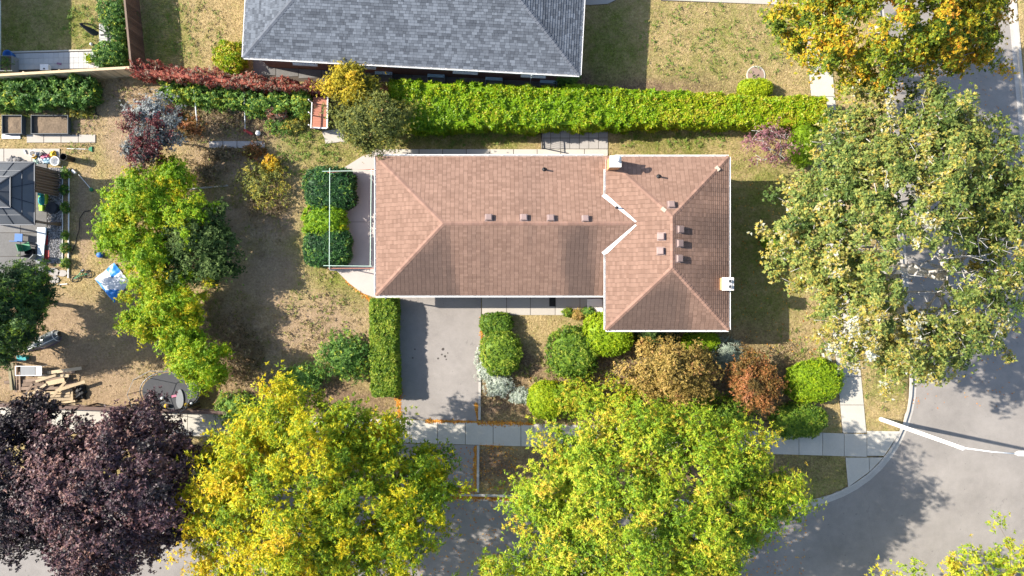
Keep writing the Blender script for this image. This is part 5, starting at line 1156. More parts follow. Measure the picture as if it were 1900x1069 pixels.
cu = MB(); cu.tube([(gx0 + 1.8, gy0 - 1.7, 2.3), (gx0 + 1.84, gy0 - 1.72, 1.2), (gx0 + 1.95, gy0 - 1.7, 0.1)], [0.1, 0.06, 0.14], 9); cu.obj('tied_curtain', M['curtain'], gaz, smooth=True)
# gravel strip with edging
x0, x1, y0, y1 = 90, 115, 312, 488; rng = np.random.default_rng(5); gm = MB(); ico = []
for i in range(6): a = i * math.pi / 3; ico.append((math.cos(a), math.sin(a), 0))
for i in range(2300):
    q = P(rng.uniform(x0, x1), rng.uniform(y0, y1)); r = 0.03 + 0.045 * rng.random(); a = rng.random() * 6; s_ = 0.6 + .4 * rng.random()
    vs = [(q.x + r * (math.cos(a) * c[0] - math.sin(a) * c[1] * s_), q.y + r * (math.sin(a) * c[0] + math.cos(a) * c[1] * s_), 0.02 + .02 * rng.random()) for c in ico] + [(q.x, q.y, 0.03 + r * .9)]
    gm.add(vs, [(k, (k + 1) % 6, 6) for k in range(6)], t=rng.random())
tag(gm.obj('gravel', M['stone']), 'grey and white river gravel strip beside the gazebo patio', 'gravel', kind='stuff')
HARD.append(W2([(x0 - 2, y0 - 3), (x1 + 2, y0 - 3), (x1 + 2, y1 + 30), (x0 - 2, y1 + 30)])); HARD.append(W2([(115, 305), (129, 305), (129, 520), (115, 520)]))
tag(sheet('gravel_bed', [(x0 - 1, y0 - 1), (x1, y0 - 1), (x1, y1 + 1), (x0 - 1, y1 + 1)], M['rock'], 0.012), kind='structure')
rod('edging_strip', 'thin white edging between gravel and planted strip', (116, 308), (116, 488), 0.03, M['white'], 'edging', 0.04, 0.04); rod('edging_pipe', 'long white pipe edging along the dry lawn beside the gazebo', (128, 312), (127, 516), 0.045, M['white'], 'pipe', 0.06, 0.06)
rod('edging_board', 'short white edging board below the flagstones', (108, 528), (125, 527), 0.035, M['white'], 'edging', 0.04, 0.04)
for i, (px, py, r, lab) in enumerate(((101, 505, 11, 'flagstone against the patio edge'), (117, 507, 9, 'narrow flagstone against the white pipe'), (101, 519, 10, 'flagstone next to the short white edging board'))):
    q = P(px, py); rng = np.random.default_rng(i); pts = [Vector((q.x + L(r) * (.85 + .25 * rng.random()) * math.cos(a), q.y + .72 * L(r) * (.85 + .25 * rng.random()) * math.sin(a))) for a in np.linspace(0, 2 * math.pi, 10)[:-1]]
    tag(MB().prism(pts, -.02, .06).obj('flagstone', M['paver']), lab, 'flagstone', 'flagstones beside the gravel')
for i, (px, py, r, lab) in enumerate(((12, 300, 9, 'largest grey boulder beside the garden path'), (24, 298, 7, 'flat boulder behind the gazebo roof'), (37, 302, 5, 'small boulder behind the gazebo roof'))):
    q = P(px, py, .2); mb = MB(); rng = np.random.default_rng(i + 9); vs = []
    prof = [(r_ * L(r), z) for r_, z in ((.9, -.02), (1.0, .12), (.8, .28), (.35, .36), (0.001, .37))]; mb.lathe(prof, (q.x + .3, q.y, 0), 9); mb.v = [(x + .06 * rng.normal(), y + .06 * rng.normal(), z) for x, y, z in mb.v]
    tag(mb.obj('boulder', M['rock']), lab, 'boulder', 'boulders behind the gazebo')
def bucket(name, label, px, py, r, h, mat, cat, wall=.02, z=0.045):
    q = P(px, py, h); return tag(MB().lathe([(r * .85, 0), (r, h), (r + .012, h), (r + .012, h - .03), (r - wall, h), (r * .85 - wall, .03), (0.0, .03)], (q.x, q.y, z), 20).obj(name, mat, smooth=False), label, cat)
bucket('rain_barrel', 'open black barrel at the end of the garden path', 117, 291, .22, .95, M['black'], 'barrel', z=0.0)
def toy(name, label, cat, parts):
    px, py = parts[0][1][:2]; t = thing(name, label, cat, P(px, py)); 
    for nm, (x, y, z, a, b, c, rz), mat in parts:
        q = P(x, y, z); MB().box((q.x, q.y, z), (a, b, c), rz).obj(nm, M[mat], t)
    return t
bucket('white_tub', 'white tub on the garden path among scattered toys', 61, 285, .2, .3, M['white_plastic'], 'tub'); bucket('yellow_bucket', 'yellow bucket touching the white tub', 64, 291, .13, .22, M['yellow_plastic'], 'bucket')
bucket('laundry_basket', 'round white laundry basket beside the black barrel', 102, 299, .3, .25, M['white_plastic'], 'basket', wall=.04)
def folded(name, label, px, py, w, d, h, mat, seed, cat):
    rng = np.random.default_rng(seed); q = P(px, py); n = 9; vs = []; fs = []
    for j in range(n):
        for i in range(n):
            u, v = i / (n - 1) * 2 - 1, j / (n - 1) * 2 - 1; e = max(abs(u), abs(v)); vs.append((q.x + u * w / 2 + .05 * rng.normal(), q.y + v * d / 2 + .05 * rng.normal(), 0.03 + h * (1 - e ** 3) * (.5 + .5 * rng.random())))
    for j in range(n - 1):
        for i in range(n - 1): fs.append((j * n + i, j * n + i + 1, (j + 1) * n + i + 1, (j + 1) * n + i))
    return tag(MB().add(vs, fs).obj(name, mat), label, cat)
folded('yellow_cloth', 'crumpled yellow cloth at the rim of the white basket', 101, 288, .38, .5, .3, M['yellow_plastic'], 1, 'cloth'); folded('blue_bag', 'crumpled blue bag in front of the white basket', 90, 299, .55, .36, .3, M['lightblue_plastic'], 2, 'bag'); folded('pink_cloth', 'crumpled pink and white cloth among the toys', 86, 291, .5, .3, .25, M['pink_plastic'], 3, 'cloth')
folded('white_bag', 'crumpled white plastic bag below the yellow bucket', 79, 298, .35, .35, .25, M['white_plastic'], 4, 'bag'); folded('green_crate_cloth', 'pale green cloth bundle at the gazebo roof corner', 69, 299, .35, .4, .25, M['green_pipe'], 5, 'cloth')
toy('toy_tractor', 'dark toy vehicle lying between the tub and the cloths', 'toy', [('body', (75, 287, .14, .34, .16, .16, .6), 'grey_plastic'), ('cab', (77, 286, .28, .14, .14, .14, .6), 'black'), ('bucket_arm', (71, 284, .16, .22, .05, .05, .9), 'white_plastic')])
rod('white_tube', 'short white tube lying on the garden path', (45, 278), (48, 285), .045, M['white'], 'tube', .1, .1); rod('black_pick', 'black hand pick leaning over the toys', (78, 279), (88, 288), .025, M['black'], 'tool', .3, .1)
t = thing('broom', 'broom with pale handle and green head on the dry grass', 'broom', P(150, 276)); MB().tube([P(124, 276, .05), P(166, 277, .05)], .022, 6).obj('handle', M['white'], t); q = P(169, 277); MB().hexa([(q.x - .1, q.y - .12, .02), (q.x + .12, q.y - .2, .02), (q.x + .12, q.y + .2, .02), (q.x - .1, q.y + .12, .02), (q.x - .1, q.y - .06, .1), (q.x + .1, q.y - .17, .08), (q.x + .1, q.y + .17, .08), (q.x - .1, q.y + .06, .1)]).obj('brush_head', M['green_plastic'], t)
t = thing('grass_trimmer', 'string trimmer with white shaft lying on the shaded lawn', 'trimmer', P(158, 338)); MB().tube([P(146, 324, .06), P(168, 350, .06)], .022, 6).obj('shaft', M['white'], t); q = P(170, 352); MB().lathe([(.14, 0.01), (.14, .05), (.08, .13), (0, .15)], (q.x, q.y, 0), 10).obj('trimmer_head', M['green_plastic'], t); q = P(139, 319); MB().box((q.x, q.y, .09), (.3, .14, .18), -.8).obj('motor', M['white_plastic'], t)
t = thing('ride_on_toy', 'teal and lime ride on toy beside the gazebo post', 'toy', P(78, 372)); q = P(78, 372, .3)
MB().lathe([(.05, .12), (.22, .2), (.26, .32), (.18, .42), (0, .45)], (q.x, q.y, 0), 14, sy=1.25).obj('body', M['teal_plastic'], t, smooth=True); MB().box((q.x, q.y + .42, .42), (.22, .26, .3)).obj('head', M['teal_plastic'], t)
for dx, dy in ((-.22, .28), (.22, .28), (-.22, -.35), (.22, -.35)): MB().tube([(q.x + dx - .04, q.y + dy, .15), (q.x + dx + .04, q.y + dy, .15)], .13, 12).obj('wheel', M['lime_plastic'], t)
MB().box((q.x + .28, q.y + .1, .3), (.12, .7, .16)).obj('side_rail', M['lime_plastic'], t); MB().box((q.x - .1, q.y - .5, .2), (.22, .36, .2)).obj('foot_rest', M['lime_plastic'], t)
q = P(97, 386, .4); t = thing('round_seat', 'round black outdoor seat on the gazebo patio', 'seat', (q.x, q.y, .045)); MB().lathe([(.12, .05), (.14, .3), (.36, .38), (.4, .46), (.36, .52), (.25, .48), (0, .47)], (q.x, q.y, 0), 20).obj('cushion', M['charcoal_fabric'], t, smooth=True); MB().lathe([(.3, .045), (.3, .07), (.1, .1)], (q.x, q.y, 0), 16).obj('foot', M['black'], t)
# white board on red mats, patio chairs
t = thing('paddle_board', 'long white board resting on red mats on the gazebo patio', 'board', P(76, 452)); bm = MB(); st = []
for s_, w in ((422, 8.5), (426, 9), (440, 8), (456, 6.5), (472, 6), (486, 6)):
    st.append((P(76 - (s_ - 450) * .05, s_, .22), L(w)))
for (a, wa), (b, wb) in zip(st[:-1], st[1:]): bm.hexa([a + Vector((-wa, 0, -.06)), b + Vector((-wb, 0, -.06)), b + Vector((wb, 0, -.06)), a + Vector((wa, 0, -.06)), a + Vector((-wa * .95, 0, 0)), b + Vector((-wb * .95, 0, 0)), b + Vector((wb * .95, 0, 0)), a + Vector((wa * .95, 0, 0))])
bm.obj('deck', mk('pale_board', (.55, .62, .68), .5), t); bm = MB()
for py in (428, 452, 480): q = P(75, py); bm.box((q.x, q.y, .1), (.4, .12, .12))
bm.obj('support', M['grey_plastic'], t)
for i, (px, py, w, h, lab) in enumerate(((86, 446, .3, .62, 'red mat beside the narrow part of the white board'), (82, 473, .75, .62, 'red mat under the lower end of the white board'))): q = P(px, py); tag(MB().box((q.x, q.y, .06), (w, h, .03)).obj('red_mat', M['red_plastic']), lab, 'mat')
def chair(label, px, py, mat, rz, s=.5):
    q = P(px, py, .4); t = thing('patio_chair', label, 'chair', (q.x, q.y, .045)); R = Matrix.Rotation(rz, 3, 'Z'); o = Vector((q.x, q.y, .045))
    MB().box(o + Vector((0, 0, .42)), (s, s, .05), rz).obj('seat', mat, t); MB().box(o + R @ Vector((0, s / 2 + .02, .68)), (s, .04, .46), rz).obj('backrest', mat, t)
    for sx in (-1, 1):
        for sy in (-1, 1): MB().box(o + R @ Vector((sx * (s / 2 - .04), sy * (s / 2 - .04), .198)), (.04, .04, .395), rz).obj('leg', M['dark_steel'], t)
chair('grey seated chair at the lower end of the white board', 73, 482, M['grey_plastic'], .8, .42); chair('bright blue patio chair beneath the gazebo corner', 36, 441, M['blue_plastic'], 3.1); chair('black patio chair in the evergreen shade', 55, 482, M['black'], .3); chair('dark green chair beside the white board', 50, 458, M['green_plastic'], 1.9)
bucket('white_bucket', 'white bucket at the foot of the grey chair', 76, 499, .15, .3, M['white_plastic'], 'bucket'); bucket('planter_tub', 'black round tub on the patio below the dark chair', 54, 468, .28, .3, M['black'], 'tub')
t = thing('garden_cart', 'black wire garden cart under the evergreen branches', 'cart', P(41, 498)); q = P(41, 498, .4); o = Vector((q.x, q.y, 0))
MB().box(o + Vector((0, 0, .3)), (.95, .5, .04), -.2).obj('tray', M['dark_steel'], t); fr = MB(); R = Matrix.Rotation(-.2, 3, 'Z')
c4 = [o + R @ Vector((sx * .5, sy * .27, .5)) for sx, sy in ((-1, -1), (1, -1), (1, 1), (-1, 1))]
for i in range(4): fr.tube([c4[i], c4[(i + 1) % 4]], .018, 6); fr.tube([c4[i], c4[i] - Vector((0, 0, .2))], .015, 6)
fr.obj('rim', M['steel'], t)
for sx in (-1, 1):
    for sy in (-1, 1): w = o + R @ Vector((sx * .36, sy * .26, .15)); MB().tube([w, w + R @ Vector((0, .05 * sy, 0))], .14, 12).obj('wheel', M['rubber'], t)
hp = [P(10, 512, .09), P(60, 508, .09), P(92, 502, .09), P(110, 496, .08), P(121, 487, .06), P(132, 472, .03), P(140, 450, .03), P(147, 425, .03), P(148, 405, .03), P(156, 393, .03), P(172, 390, .03)]
hs = []
for i in range(len(hp) - 1):
    for j in range(4): hs.append(hp[i].lerp(hp[i + 1], j / 4))
tag(MB().tube(hs, .022, 6).obj('garden_hose', M['black'], smooth=True), 'thin black garden hose trailing from patio to dry lawn', 'hose')
# blue toy, fallen bicycle, tarp
q = P(185, 473, .2); t = thing('toy_wagon', 'small blue toy with a dark ring beside it on the dry lawn', 'toy', (q.x, q.y, 0)); MB().lathe([(.14, 0), (.2, .1), (.19, .26), (.1, .32), (0, .33)], q - Vector((0, 0, .2)), 12).obj('tub', M['blue_plastic'], t, smooth=True); MB().tube([q + Vector((-.28 + .16 * math.cos(a), .16 + .16 * math.sin(a), -.16)) for a in np.linspace(0, 2 * math.pi, 13)[:-1]], .035, 6, closed=True).obj('ring', M['rust'], t)
t = thing('bicycle', 'small green bicycle lying on its side above the tarp', 'bicycle', P(150, 508))
def wheel(px, py, r):
    c = P(px, py, .09); w = MB().tube([c + Vector((r * math.cos(a), r * .75 * math.sin(a), .05 * math.sin(a))) for a in np.linspace(0, 2 * math.pi, 21)[:-1]], .028, 6, closed=True).obj('wheel', M['rubber'], t)
    sp = MB()
    for k in range(8): a = k * math.pi / 4; sp.tube([c, c + Vector((r * math.cos(a), r * .75 * math.sin(a), .05 * math.sin(a)))], .006, 4)
    sp.obj('spokes', M['steel'], w); return c
c1_ = wheel(162, 509, .31); c2_ = wheel(138, 517, .3); fm = MB(); s1 = P(150, 505, .2); s2 = P(147, 513, .2)
for a, b in ((c1_, s1), (s1, s2), (s2, c2_), (s1, c2_), (c1_, s2)): fm.tube([a, b], .025, 6)
fm.obj('frame', M['green_plastic'], t); MB().tube([P(155, 500, .25), s1, P(149, 502, .35)], .018, 6).obj('handlebar', M['steel'], t); q = P(153, 502, .2); MB().box((q.x, q.y, .2), (.26, .14, .07), .6).obj('saddle', M['black'], t)
def tarp():
    cor = [P(176, 517), P(215, 489), P(240, 522), P(212, 561)]; n = 26; vs = []; fs = []; mi = []; rng = np.random.default_rng(4)
    for j in range(n + 1):
        for i in range(n + 1):
            u, v = i / n, j / n; p = cor[0].lerp(cor[1], u).lerp(cor[3].lerp(cor[2], u), v); e = min(u, 1 - u, v, 1 - v)
            z = 0.04 + .10 * float(fbm(p.x * 1.6, p.y * 1.6, 6)) * min(1, e * 6) + .04 * float(vn(p.x * 6, p.y * 6, 7)); dd = .10 * (float(vn(u * 5 + 3, v * 5, 8)) - .5)
            vs.append((p.x + dd, p.y - dd, z + .1 * max(0, u + (1 - v) - 1.5)))
    mb = MB(); mb.v = vs
    for j in range(n):
        for i in range(n):
            u, v = (i + .5) / n, (j + .5) / n; k = (j * (n + 1) + i); w = .06 * (float(vn(u * 7, v * 7, 9)) - .5)
            blue = (u > .58 + w and v < .44 + w) or (v - u > .42 + w) or u < .08 + w
            mb.f.append((k, k + n + 1, k + n + 2, k + 1)); mb.m.append(1 if blue else 0); mb.t.append(.5)
    tag(mb.obj('tarp', [M['tarp_white'], M['blue']], smooth=True), 'crumpled blue and white tarp spread on the dry lawn', 'tarp')
    # the fold that shows the blue underside
tarp()
lm_ = MB(); rng = np.random.default_rng(8)
# plastic shell (sled or boat cover) in the evergreen shade
t = thing('plastic_shell', 'long grey plastic shell with pale rim lying in the evergreen shade', 'plastic shell', P(74, 636)); R = Matrix.Rotation(math.radians(24), 3, 'Z'); c = P(74, 635, .3); c.z = 0
prof = [(-1.25, .14, .25), (-.9, .22, .32), (-.4, .30, .38), (0, .42, .55), (.6, .45, .6), (1.05, .40, .5), (1.28, .22, .34)]; rows = []
for x, w, h in prof: rows.append([c + R @ Vector((x, y * w, z)) for y, z in ((-1, .03), (-.95, h * .5), (-.55, h), (.1, h * 1.02), (.7, h * .7), (1, .03))])
sh = MB(); sh.v = [tuple(p) for r in rows for p in r]
for i in range(len(rows) - 1):
    for j in range(5): k = i * 6 + j; sh.f.append((k, k + 6, k + 7, k + 1)); sh.m.append(0); sh.t.append(.5)
for r in (0, len(rows) - 1): sh.f.append(tuple(r * 6 + j for j in range(6))); sh.m.append(0); sh.t.append(.5)
sh.obj('shell', mk('grey_acrylic', (.14, .155, .16), .25, .1, 2, .05, 10, spec=.6), t, smooth=True)
MB().tube([rows[i][2] + Vector((0, 0, .015)) for i in range(7)], .022, 6).obj('rim', M['white'], t); MB().tube([rows[5][j] + Vector((0, 0, .012)) for j in range(6)], .022, 6).obj('rib', M['white'], t); MB().tube([rows[3][j] + Vector((0, 0, .012)) for j in range(3)] , .022, 6).obj('rib', M['white'], t); MB().tube([rows[i][0] + Vector((0, 0, .03)) for i in range(7)], .03, 6).obj('skirt', M['mauve_plastic'], t)
q = P(42, 664, .2); tag(MB().box((q.x, q.y, .15), (.55, .3, .3), .1).box((q.x, q.y, .31), (.6, .35, .03), .1).obj('storage_box', M['teal_plastic']), 'dark teal storage box beside the plastic shell', 'box')
# scrap lumber
t = thing('metal_cart', 'grey metal frame table standing on the scrap lumber', 'table', P(57, 688)); q = P(54, 688, .5); fr = MB()
for s_ in (-1, 1): fr.bar((q.x - .85, q.y + s_ * .3, .55), (q.x + .85, q.y + s_ * .3, .55), .04, .04); fr.bar((q.x + s_ * .85, q.y - .3, .55), (q.x + s_ * .85, q.y + .3, .55), .04, .04)
for sx in (-1, 1):
    for sy in (-1, 1): fr.bar((q.x + sx * .85, q.y + sy * .3, 0), (q.x + sx * .85, q.y + sy * .3, .55), .04, .04)
fr.obj('frame', M['white'], t); MB().box((q.x - .05, q.y, .54), (.95, .56, .03)).obj('panel', M['grey_plastic'], t); MB().box((q.x + .63, q.y, .53), (.34, .56, .03)).obj('panel', M['steel'], t)
PL = [(48, 706, 118, 702, .18, 0, .30), (70, 700, 128, 697, .2, 1, .22), (88, 692, 152, 683, .22, 1, .26), (80, 690, 140, 690, .2, 0, .18), (50, 712, 100, 716, .2, 0, .32), (54, 722, 110, 720, .18, 0, .28), (52, 730, 130, 728, .2, 2, .24), (40, 742, 60, 712, .12, 0, .40), (48, 738, 86, 713, .14, 1, .44), (98, 736, 122, 708, .16, 2, .50), (104, 725, 158, 708, .2, 2, .55), (60, 737, 130, 734, .16, 1, .2), (26, 747, 70, 746, .16, 0, .1), (125, 752, 140, 751, .18, 2, .12), (133, 724, 134, 746, .16, 2, .2), (66, 708, 104, 696, .15, 1, .36), (86, 712, 120, 705, .3, 2, .4), (16, 672, 22, 724, .16, 3, .3), (23, 673, 26, 724, .16, 3, .25), (31, 677, 30, 728, .12, 0, .2), (36, 690, 37, 726, .12, 0, .15), (80, 744, 86, 728, .08, 0, .35), (58, 748, 50, 756, .12, 0, .1), (36, 746, 46, 733, .1, 0, .3), (100, 728, 134, 722, .14, 2, .3), (95, 742, 132, 740, .2, 1, .16), (110, 748, 140, 744, .12, 2, .2)]
LB = [BOARD, BOARDN, unit_box('board_tan', mk('tan_lumber', (.42, .33, .22), .85, .08, 2, .1, 9, rnd=.2)), unit_box('board_treated', mk('treated_lumber', (.24, .21, .13), .85, .08, 2, .1, 9))]
for i, (xa, ya, xb, yb, w, kmat, z) in enumerate(PL):
    a, b = P(xa, ya, z), P(xb, yb, z); d = b - a
    o = inst(LB[{0: 0, 1: 2, 2: 1, 3: 3}[kmat]], 'plank', None, ((a.x + b.x) / 2, (a.y + b.y) / 2, z), math.atan2(d.y, d.x), (d.length, w, .05), rot=(0, random.uniform(-.03, .03), math.atan2(d.y, d.x)))
    tag(o, ('weathered grey plank on top of the scrap lumber pile', 'tan plank lying in the scrap lumber pile', 'pale fresh plank crossing the scrap lumber pile', 'olive treated post beside the metal frame table')[kmat], 'plank', 'planks in the scrap lumber pile')
# lower layers of the pile that hold the upper ones up
for i in range(9):
    a = P(34 + i * 12, 708 + (i % 3) * 6, .08); o = inst(BOARD, 'plank', None, (a.x, a.y, .06 + .03 * (i % 3)), .05 + .1 * (i % 2), (1.9, .2, .06)); tag(o, 'grey plank in the bottom layer of the scrap lumber', 'plank', 'planks in the scrap lumber pile')
folded('black_bag', 'crumpled black plastic sheet at the end of the scrap lumber', 151, 727, .7, 1.0, .4, M['black'], 12, 'plastic sheet'); rod('iron_bar', 'black iron bar propped on the scrap lumber', (120, 712), (133, 693), .03, M['black'], 'bar', .45, .3)
p = P(185, 756); tag(MB().lathe([(.03, 0), (.09, .03), (.08, .09), (0, .13)], (p.x, p.y, 0), 9).obj('white_scrap', M['white_plastic']), 'small white scrap on bare soil near the purple maple', 'scrap')
# trampoline
tc = P(316, 726, .7); t = thing('trampoline', 'oval black trampoline with net hoop beneath the small green tree', 'trampoline', (tc.x, tc.y, 0)); RX, RY = L(56, .7), L(37, .7)
def oval(rx, ry, z, n=40, dx=0, dy=0): return [Vector((tc.x + dx + rx * math.cos(a), tc.y + dy + ry * math.sin(a), z)) for a in np.linspace(0, 2 * math.pi, n + 1)[:-1]]
mm_ = MB(); o_ = oval(RX * .93, RY * .93, .70); mm_.add([tuple(p) for p in o_] + [(tc.x, tc.y, .66)], [(i, (i + 1) % 40, 40) for i in range(40)]); mm_.obj('mat', M['mat_net'], t, smooth=True)
MB().tube(oval(RX, RY, .72), .03, 7, closed=True).obj('ring', M['dark_steel'], t); sp = MB()
for i in range(40): a = oval(RX, RY, .72)[i]; b = o_[i]; sp.tube([a, b], .008, 4)
sp.obj('springs', M['steel'], t)
for i in (3, 9, 15, 23, 29, 36): a = oval(RX, RY, .7)[i]; MB().tube([a, Vector((a.x, a.y, 0))], .03, 6).obj('leg', M['steel'], t)
hoop = oval(RX * 1.03, RY * 1.2, 2.1, 10); MB().tube(hoop, .016, 6, closed=True).obj('net_hoop', M['steel'], t)
for i in (0, 2, 4, 5, 7, 9): MB().tube([hoop[i], Vector((hoop[i].x, hoop[i].y, 0))], .02, 6).obj('net_pole', M['black'], t)
q = P(334, 740, .72); pd = MB(); pts = [Vector((q.x + .24 * math.cos(a) * (1 - .15 * math.sin(a)), q.y + .62 * math.sin(a))) for a in np.linspace(0, 2 * math.pi, 19)[:-1]]; tag(pd.prism(pts, .70, .76).obj('body_board', M['grey_plastic']), 'grey pointed foam board lying on the trampoline mat', 'foam board')
for px, py, r, mt, lab in ((309, 753, .14, 'yellow_plastic', 'yellow ball on the trampoline mat nearer the lone white ball'), (346, 751, .13, 'yellow_plastic', 'yellow ball on the trampoline next to a small white ball'), (301, 739, .1, 'white_plastic', 'white ball alone on the trampoline mat'), (355, 749, .09, 'white_plastic', 'small white ball touching the trampoline rim')):
    q = P(px, py, .8); tag(MB().lathe([(0.001, 0), (r * .5, r * .14), (r * .87, r * .5), (r, r), (r * .87, r * 1.5), (r * .5, r * 1.86), (0.001, r * 2)], (q.x, q.y, .69), 14).obj('ball', M[mt], smooth=True), lab, 'ball')
q = P(323, 735, .72); tag(MB().box((q.x, q.y, .715), (.3, .13, .05), .2).obj('pink_slipper', M['pink_plastic']), 'pink pad beside the grey foam board', 'pad')
q = P(1025, 558); tag(MB().box((q.x, q.y, .055), (.42, .75, .02)).obj('door_mat', M['rubber']), 'black door mat on the shaded front walk', 'door mat')
# ------------------------------------------------------------------ car parked at the kerb under the golden locust
def car(label, px, py, rz, mat):
    c = P(px, py); c.z = ZR; t = thing('parked_car', label, 'car', c); R = Matrix.Rotation(rz, 3, 'Z')
    def w(x, y, z): return c + R @ Vector((x, y, z))
    st = [(-2.2, .70, .35, .62), (-2.1, .82, .28, .86), (-1.5, .88, .22, .98), (-.6, .90, .2, .98), (.6, .90, .2, .96), (1.5, .88, .22, .90), (2.05, .80, .28, .74), (2.22, .62, .36, .58)]
    b = MB(); rows = []
    for x, hw, z0, z1 in st: rows.append([(x, -hw * .92, z0), (x, -hw, z0 + .2), (x, -hw * .97, z1 - .1), (x, -hw * .8, z1), (x, hw * .8, z1), (x, hw * .97, z1 - .1), (x, hw, z0 + .2), (x, hw * .92, z0)])
    b.v = [tuple(w(*p)) for r in rows for p in r]
    for i in range(len(rows) - 1):
        for j in range(8): k = i * 8 + j; k2 = i * 8 + (j + 1) % 8; b.f.append((k, k + 8, k2 + 8, k2)); b.m.append(0); b.t.append(.5)
    for r in (0, len(rows) - 1): b.f.append(tuple(r * 8 + j for j in range(8))); b.m.append(0); b.t.append(.5)
    b.obj('body', mat, t, smooth=False)
    g = MB(); lo = [(-1.75, .78), (-1.0, .82), (.3, .82), (1.15, .76)]; hi = [(-1.25, .60), (-.8, .63), (.1, .63), (.45, .60)]
    def cab(k0, k1): return [w(lo[k0][0], -lo[k0][1], .95), w(lo[k1][0], -lo[k1][1], .93), w(lo[k1][0], lo[k1][1], .93), w(lo[k0][0], lo[k0][1], .95), w(hi[k0][0], -hi[k0][1], 1.42), w(hi[k1][0], -hi[k1][1], 1.42), w(hi[k1][0], hi[k1][1], 1.42), w(hi[k0][0], hi[k0][1], 1.42)]
    g.hexa(cab(0, 3)); g.obj('glazing', M['glass'], t)
    MB().hexa([w(-1.27, -.61, 1.425), w(.47, -.61, 1.425), w(.47, .61, 1.425), w(-1.27, .61, 1.425), w(-1.15, -.52, 1.475), w(.32, -.52, 1.475), w(.32, .52, 1.475), w(-1.15, .52, 1.475)]).obj('roof_panel', mat, t)
    for x in (-1.38, 1.38):
        for s_ in (-1, 1):
            a, e = w(x, s_ * .72, .32), w(x, s_ * .91, .32); wh = MB().tube([a, e], .32, 18).obj('wheel', M['rubber'], t); MB().tube([w(x, s_ * .85, .32), w(x, s_ * .925, .32)], .2, 14).obj('rim', M['steel'], wh)
    for s_ in (-1, 1): MB().box(w(2.12, s_ * .58, .66), (.14, .3, .12), rz).obj('headlight', M['headlight'], t); MB().box(w(-2.14, s_ * .6, .74), (.1, .28, .12), rz).obj('tail_light', M['red_plastic'], t); MB().box(w(.75, s_ * .95, 1.0), (.12, .16, .1), rz).obj('mirror', mat, t)
car('grey car parked at the kerb beneath the golden locust', 462, 962, -.026, M['car_paint'])

# ------------------------------------------------------------------ grass blades and fallen leaves
rng = np.random.default_rng(99); n = 230000
x = rng.uniform(-35, 35, n); y = rng.uniform(-20, 20, n); keep = ~inpoly(x, y, [tuple(p) for p in ROADPOLY])
keep &= dist_to_lines(x, y) > 0.2
for poly in HARD:
    pl = [(p[0], p[1]) for p in poly]; xs = [p[0] for p in pl]; ys_ = [p[1] for p in pl]; bb = (x > min(xs)) & (x < max(xs)) & (y > min(ys_)) & (y < max(ys_)) & keep
    ii = np.where(bb)[0]; keep[ii[inpoly(x[ii], y[ii], pl)]] = False
for poly in [W2([(-900, sw_c(-900) - 22), (1668, 797), (1640, 846), (-900, sw_c(-900) + 22)])]: keep &= ~inpoly(x, y, [(p[0], p[1]) for p in poly])
def samp(A):
    i = np.clip(((x + 38) / .28 + 5).astype(int), 0, nx - 1); j = np.clip(((y + 24) / .28 + 5).astype(int), 0, ny - 1); return A[j, i]
dens = 1 - np.maximum(samp(dirt) * .85, samp(mulch) * .9); keep &= rng.random(n) < dens
x, y = x[keep], y[keep]; n = len(x); gr = samp(green)
a = rng.random(n) * 6.283; h = .03 + .05 * rng.random(n); w_ = .016 + .016 * rng.random(n); ln_ = .09 * rng.random(n) + .03
ca, sa = np.cos(a), np.sin(a); z0 = samp(GZ)
V = np.stack([np.stack([x - sa * w_, y + ca * w_, z0 - .005], -1), np.stack([x + sa * w_, y - ca * w_, z0 - .005], -1), np.stack([x + ca * ln_, y + sa * ln_, z0 + h], -1)], 1)
tt = np.clip(.25 + .5 * gr + .9 * (fbm(x * 1.1, y * 1.1, 61) - .5) + .22 * rng.normal(size=n), 0, 1)
lm('grass', [(0.0, (0.50, 0.39, 0.20)), (0.35, (0.42, 0.33, 0.13)), (0.6, (0.28, 0.28, 0.06)), (1.0, (0.13, 0.20, 0.03))], trans=0.25)
tag(quads_obj('grass', V, tt, LM['grass'], origin=(0, 0, 0)), 'patchy green and straw coloured lawn grass', 'grass', kind='stuff')
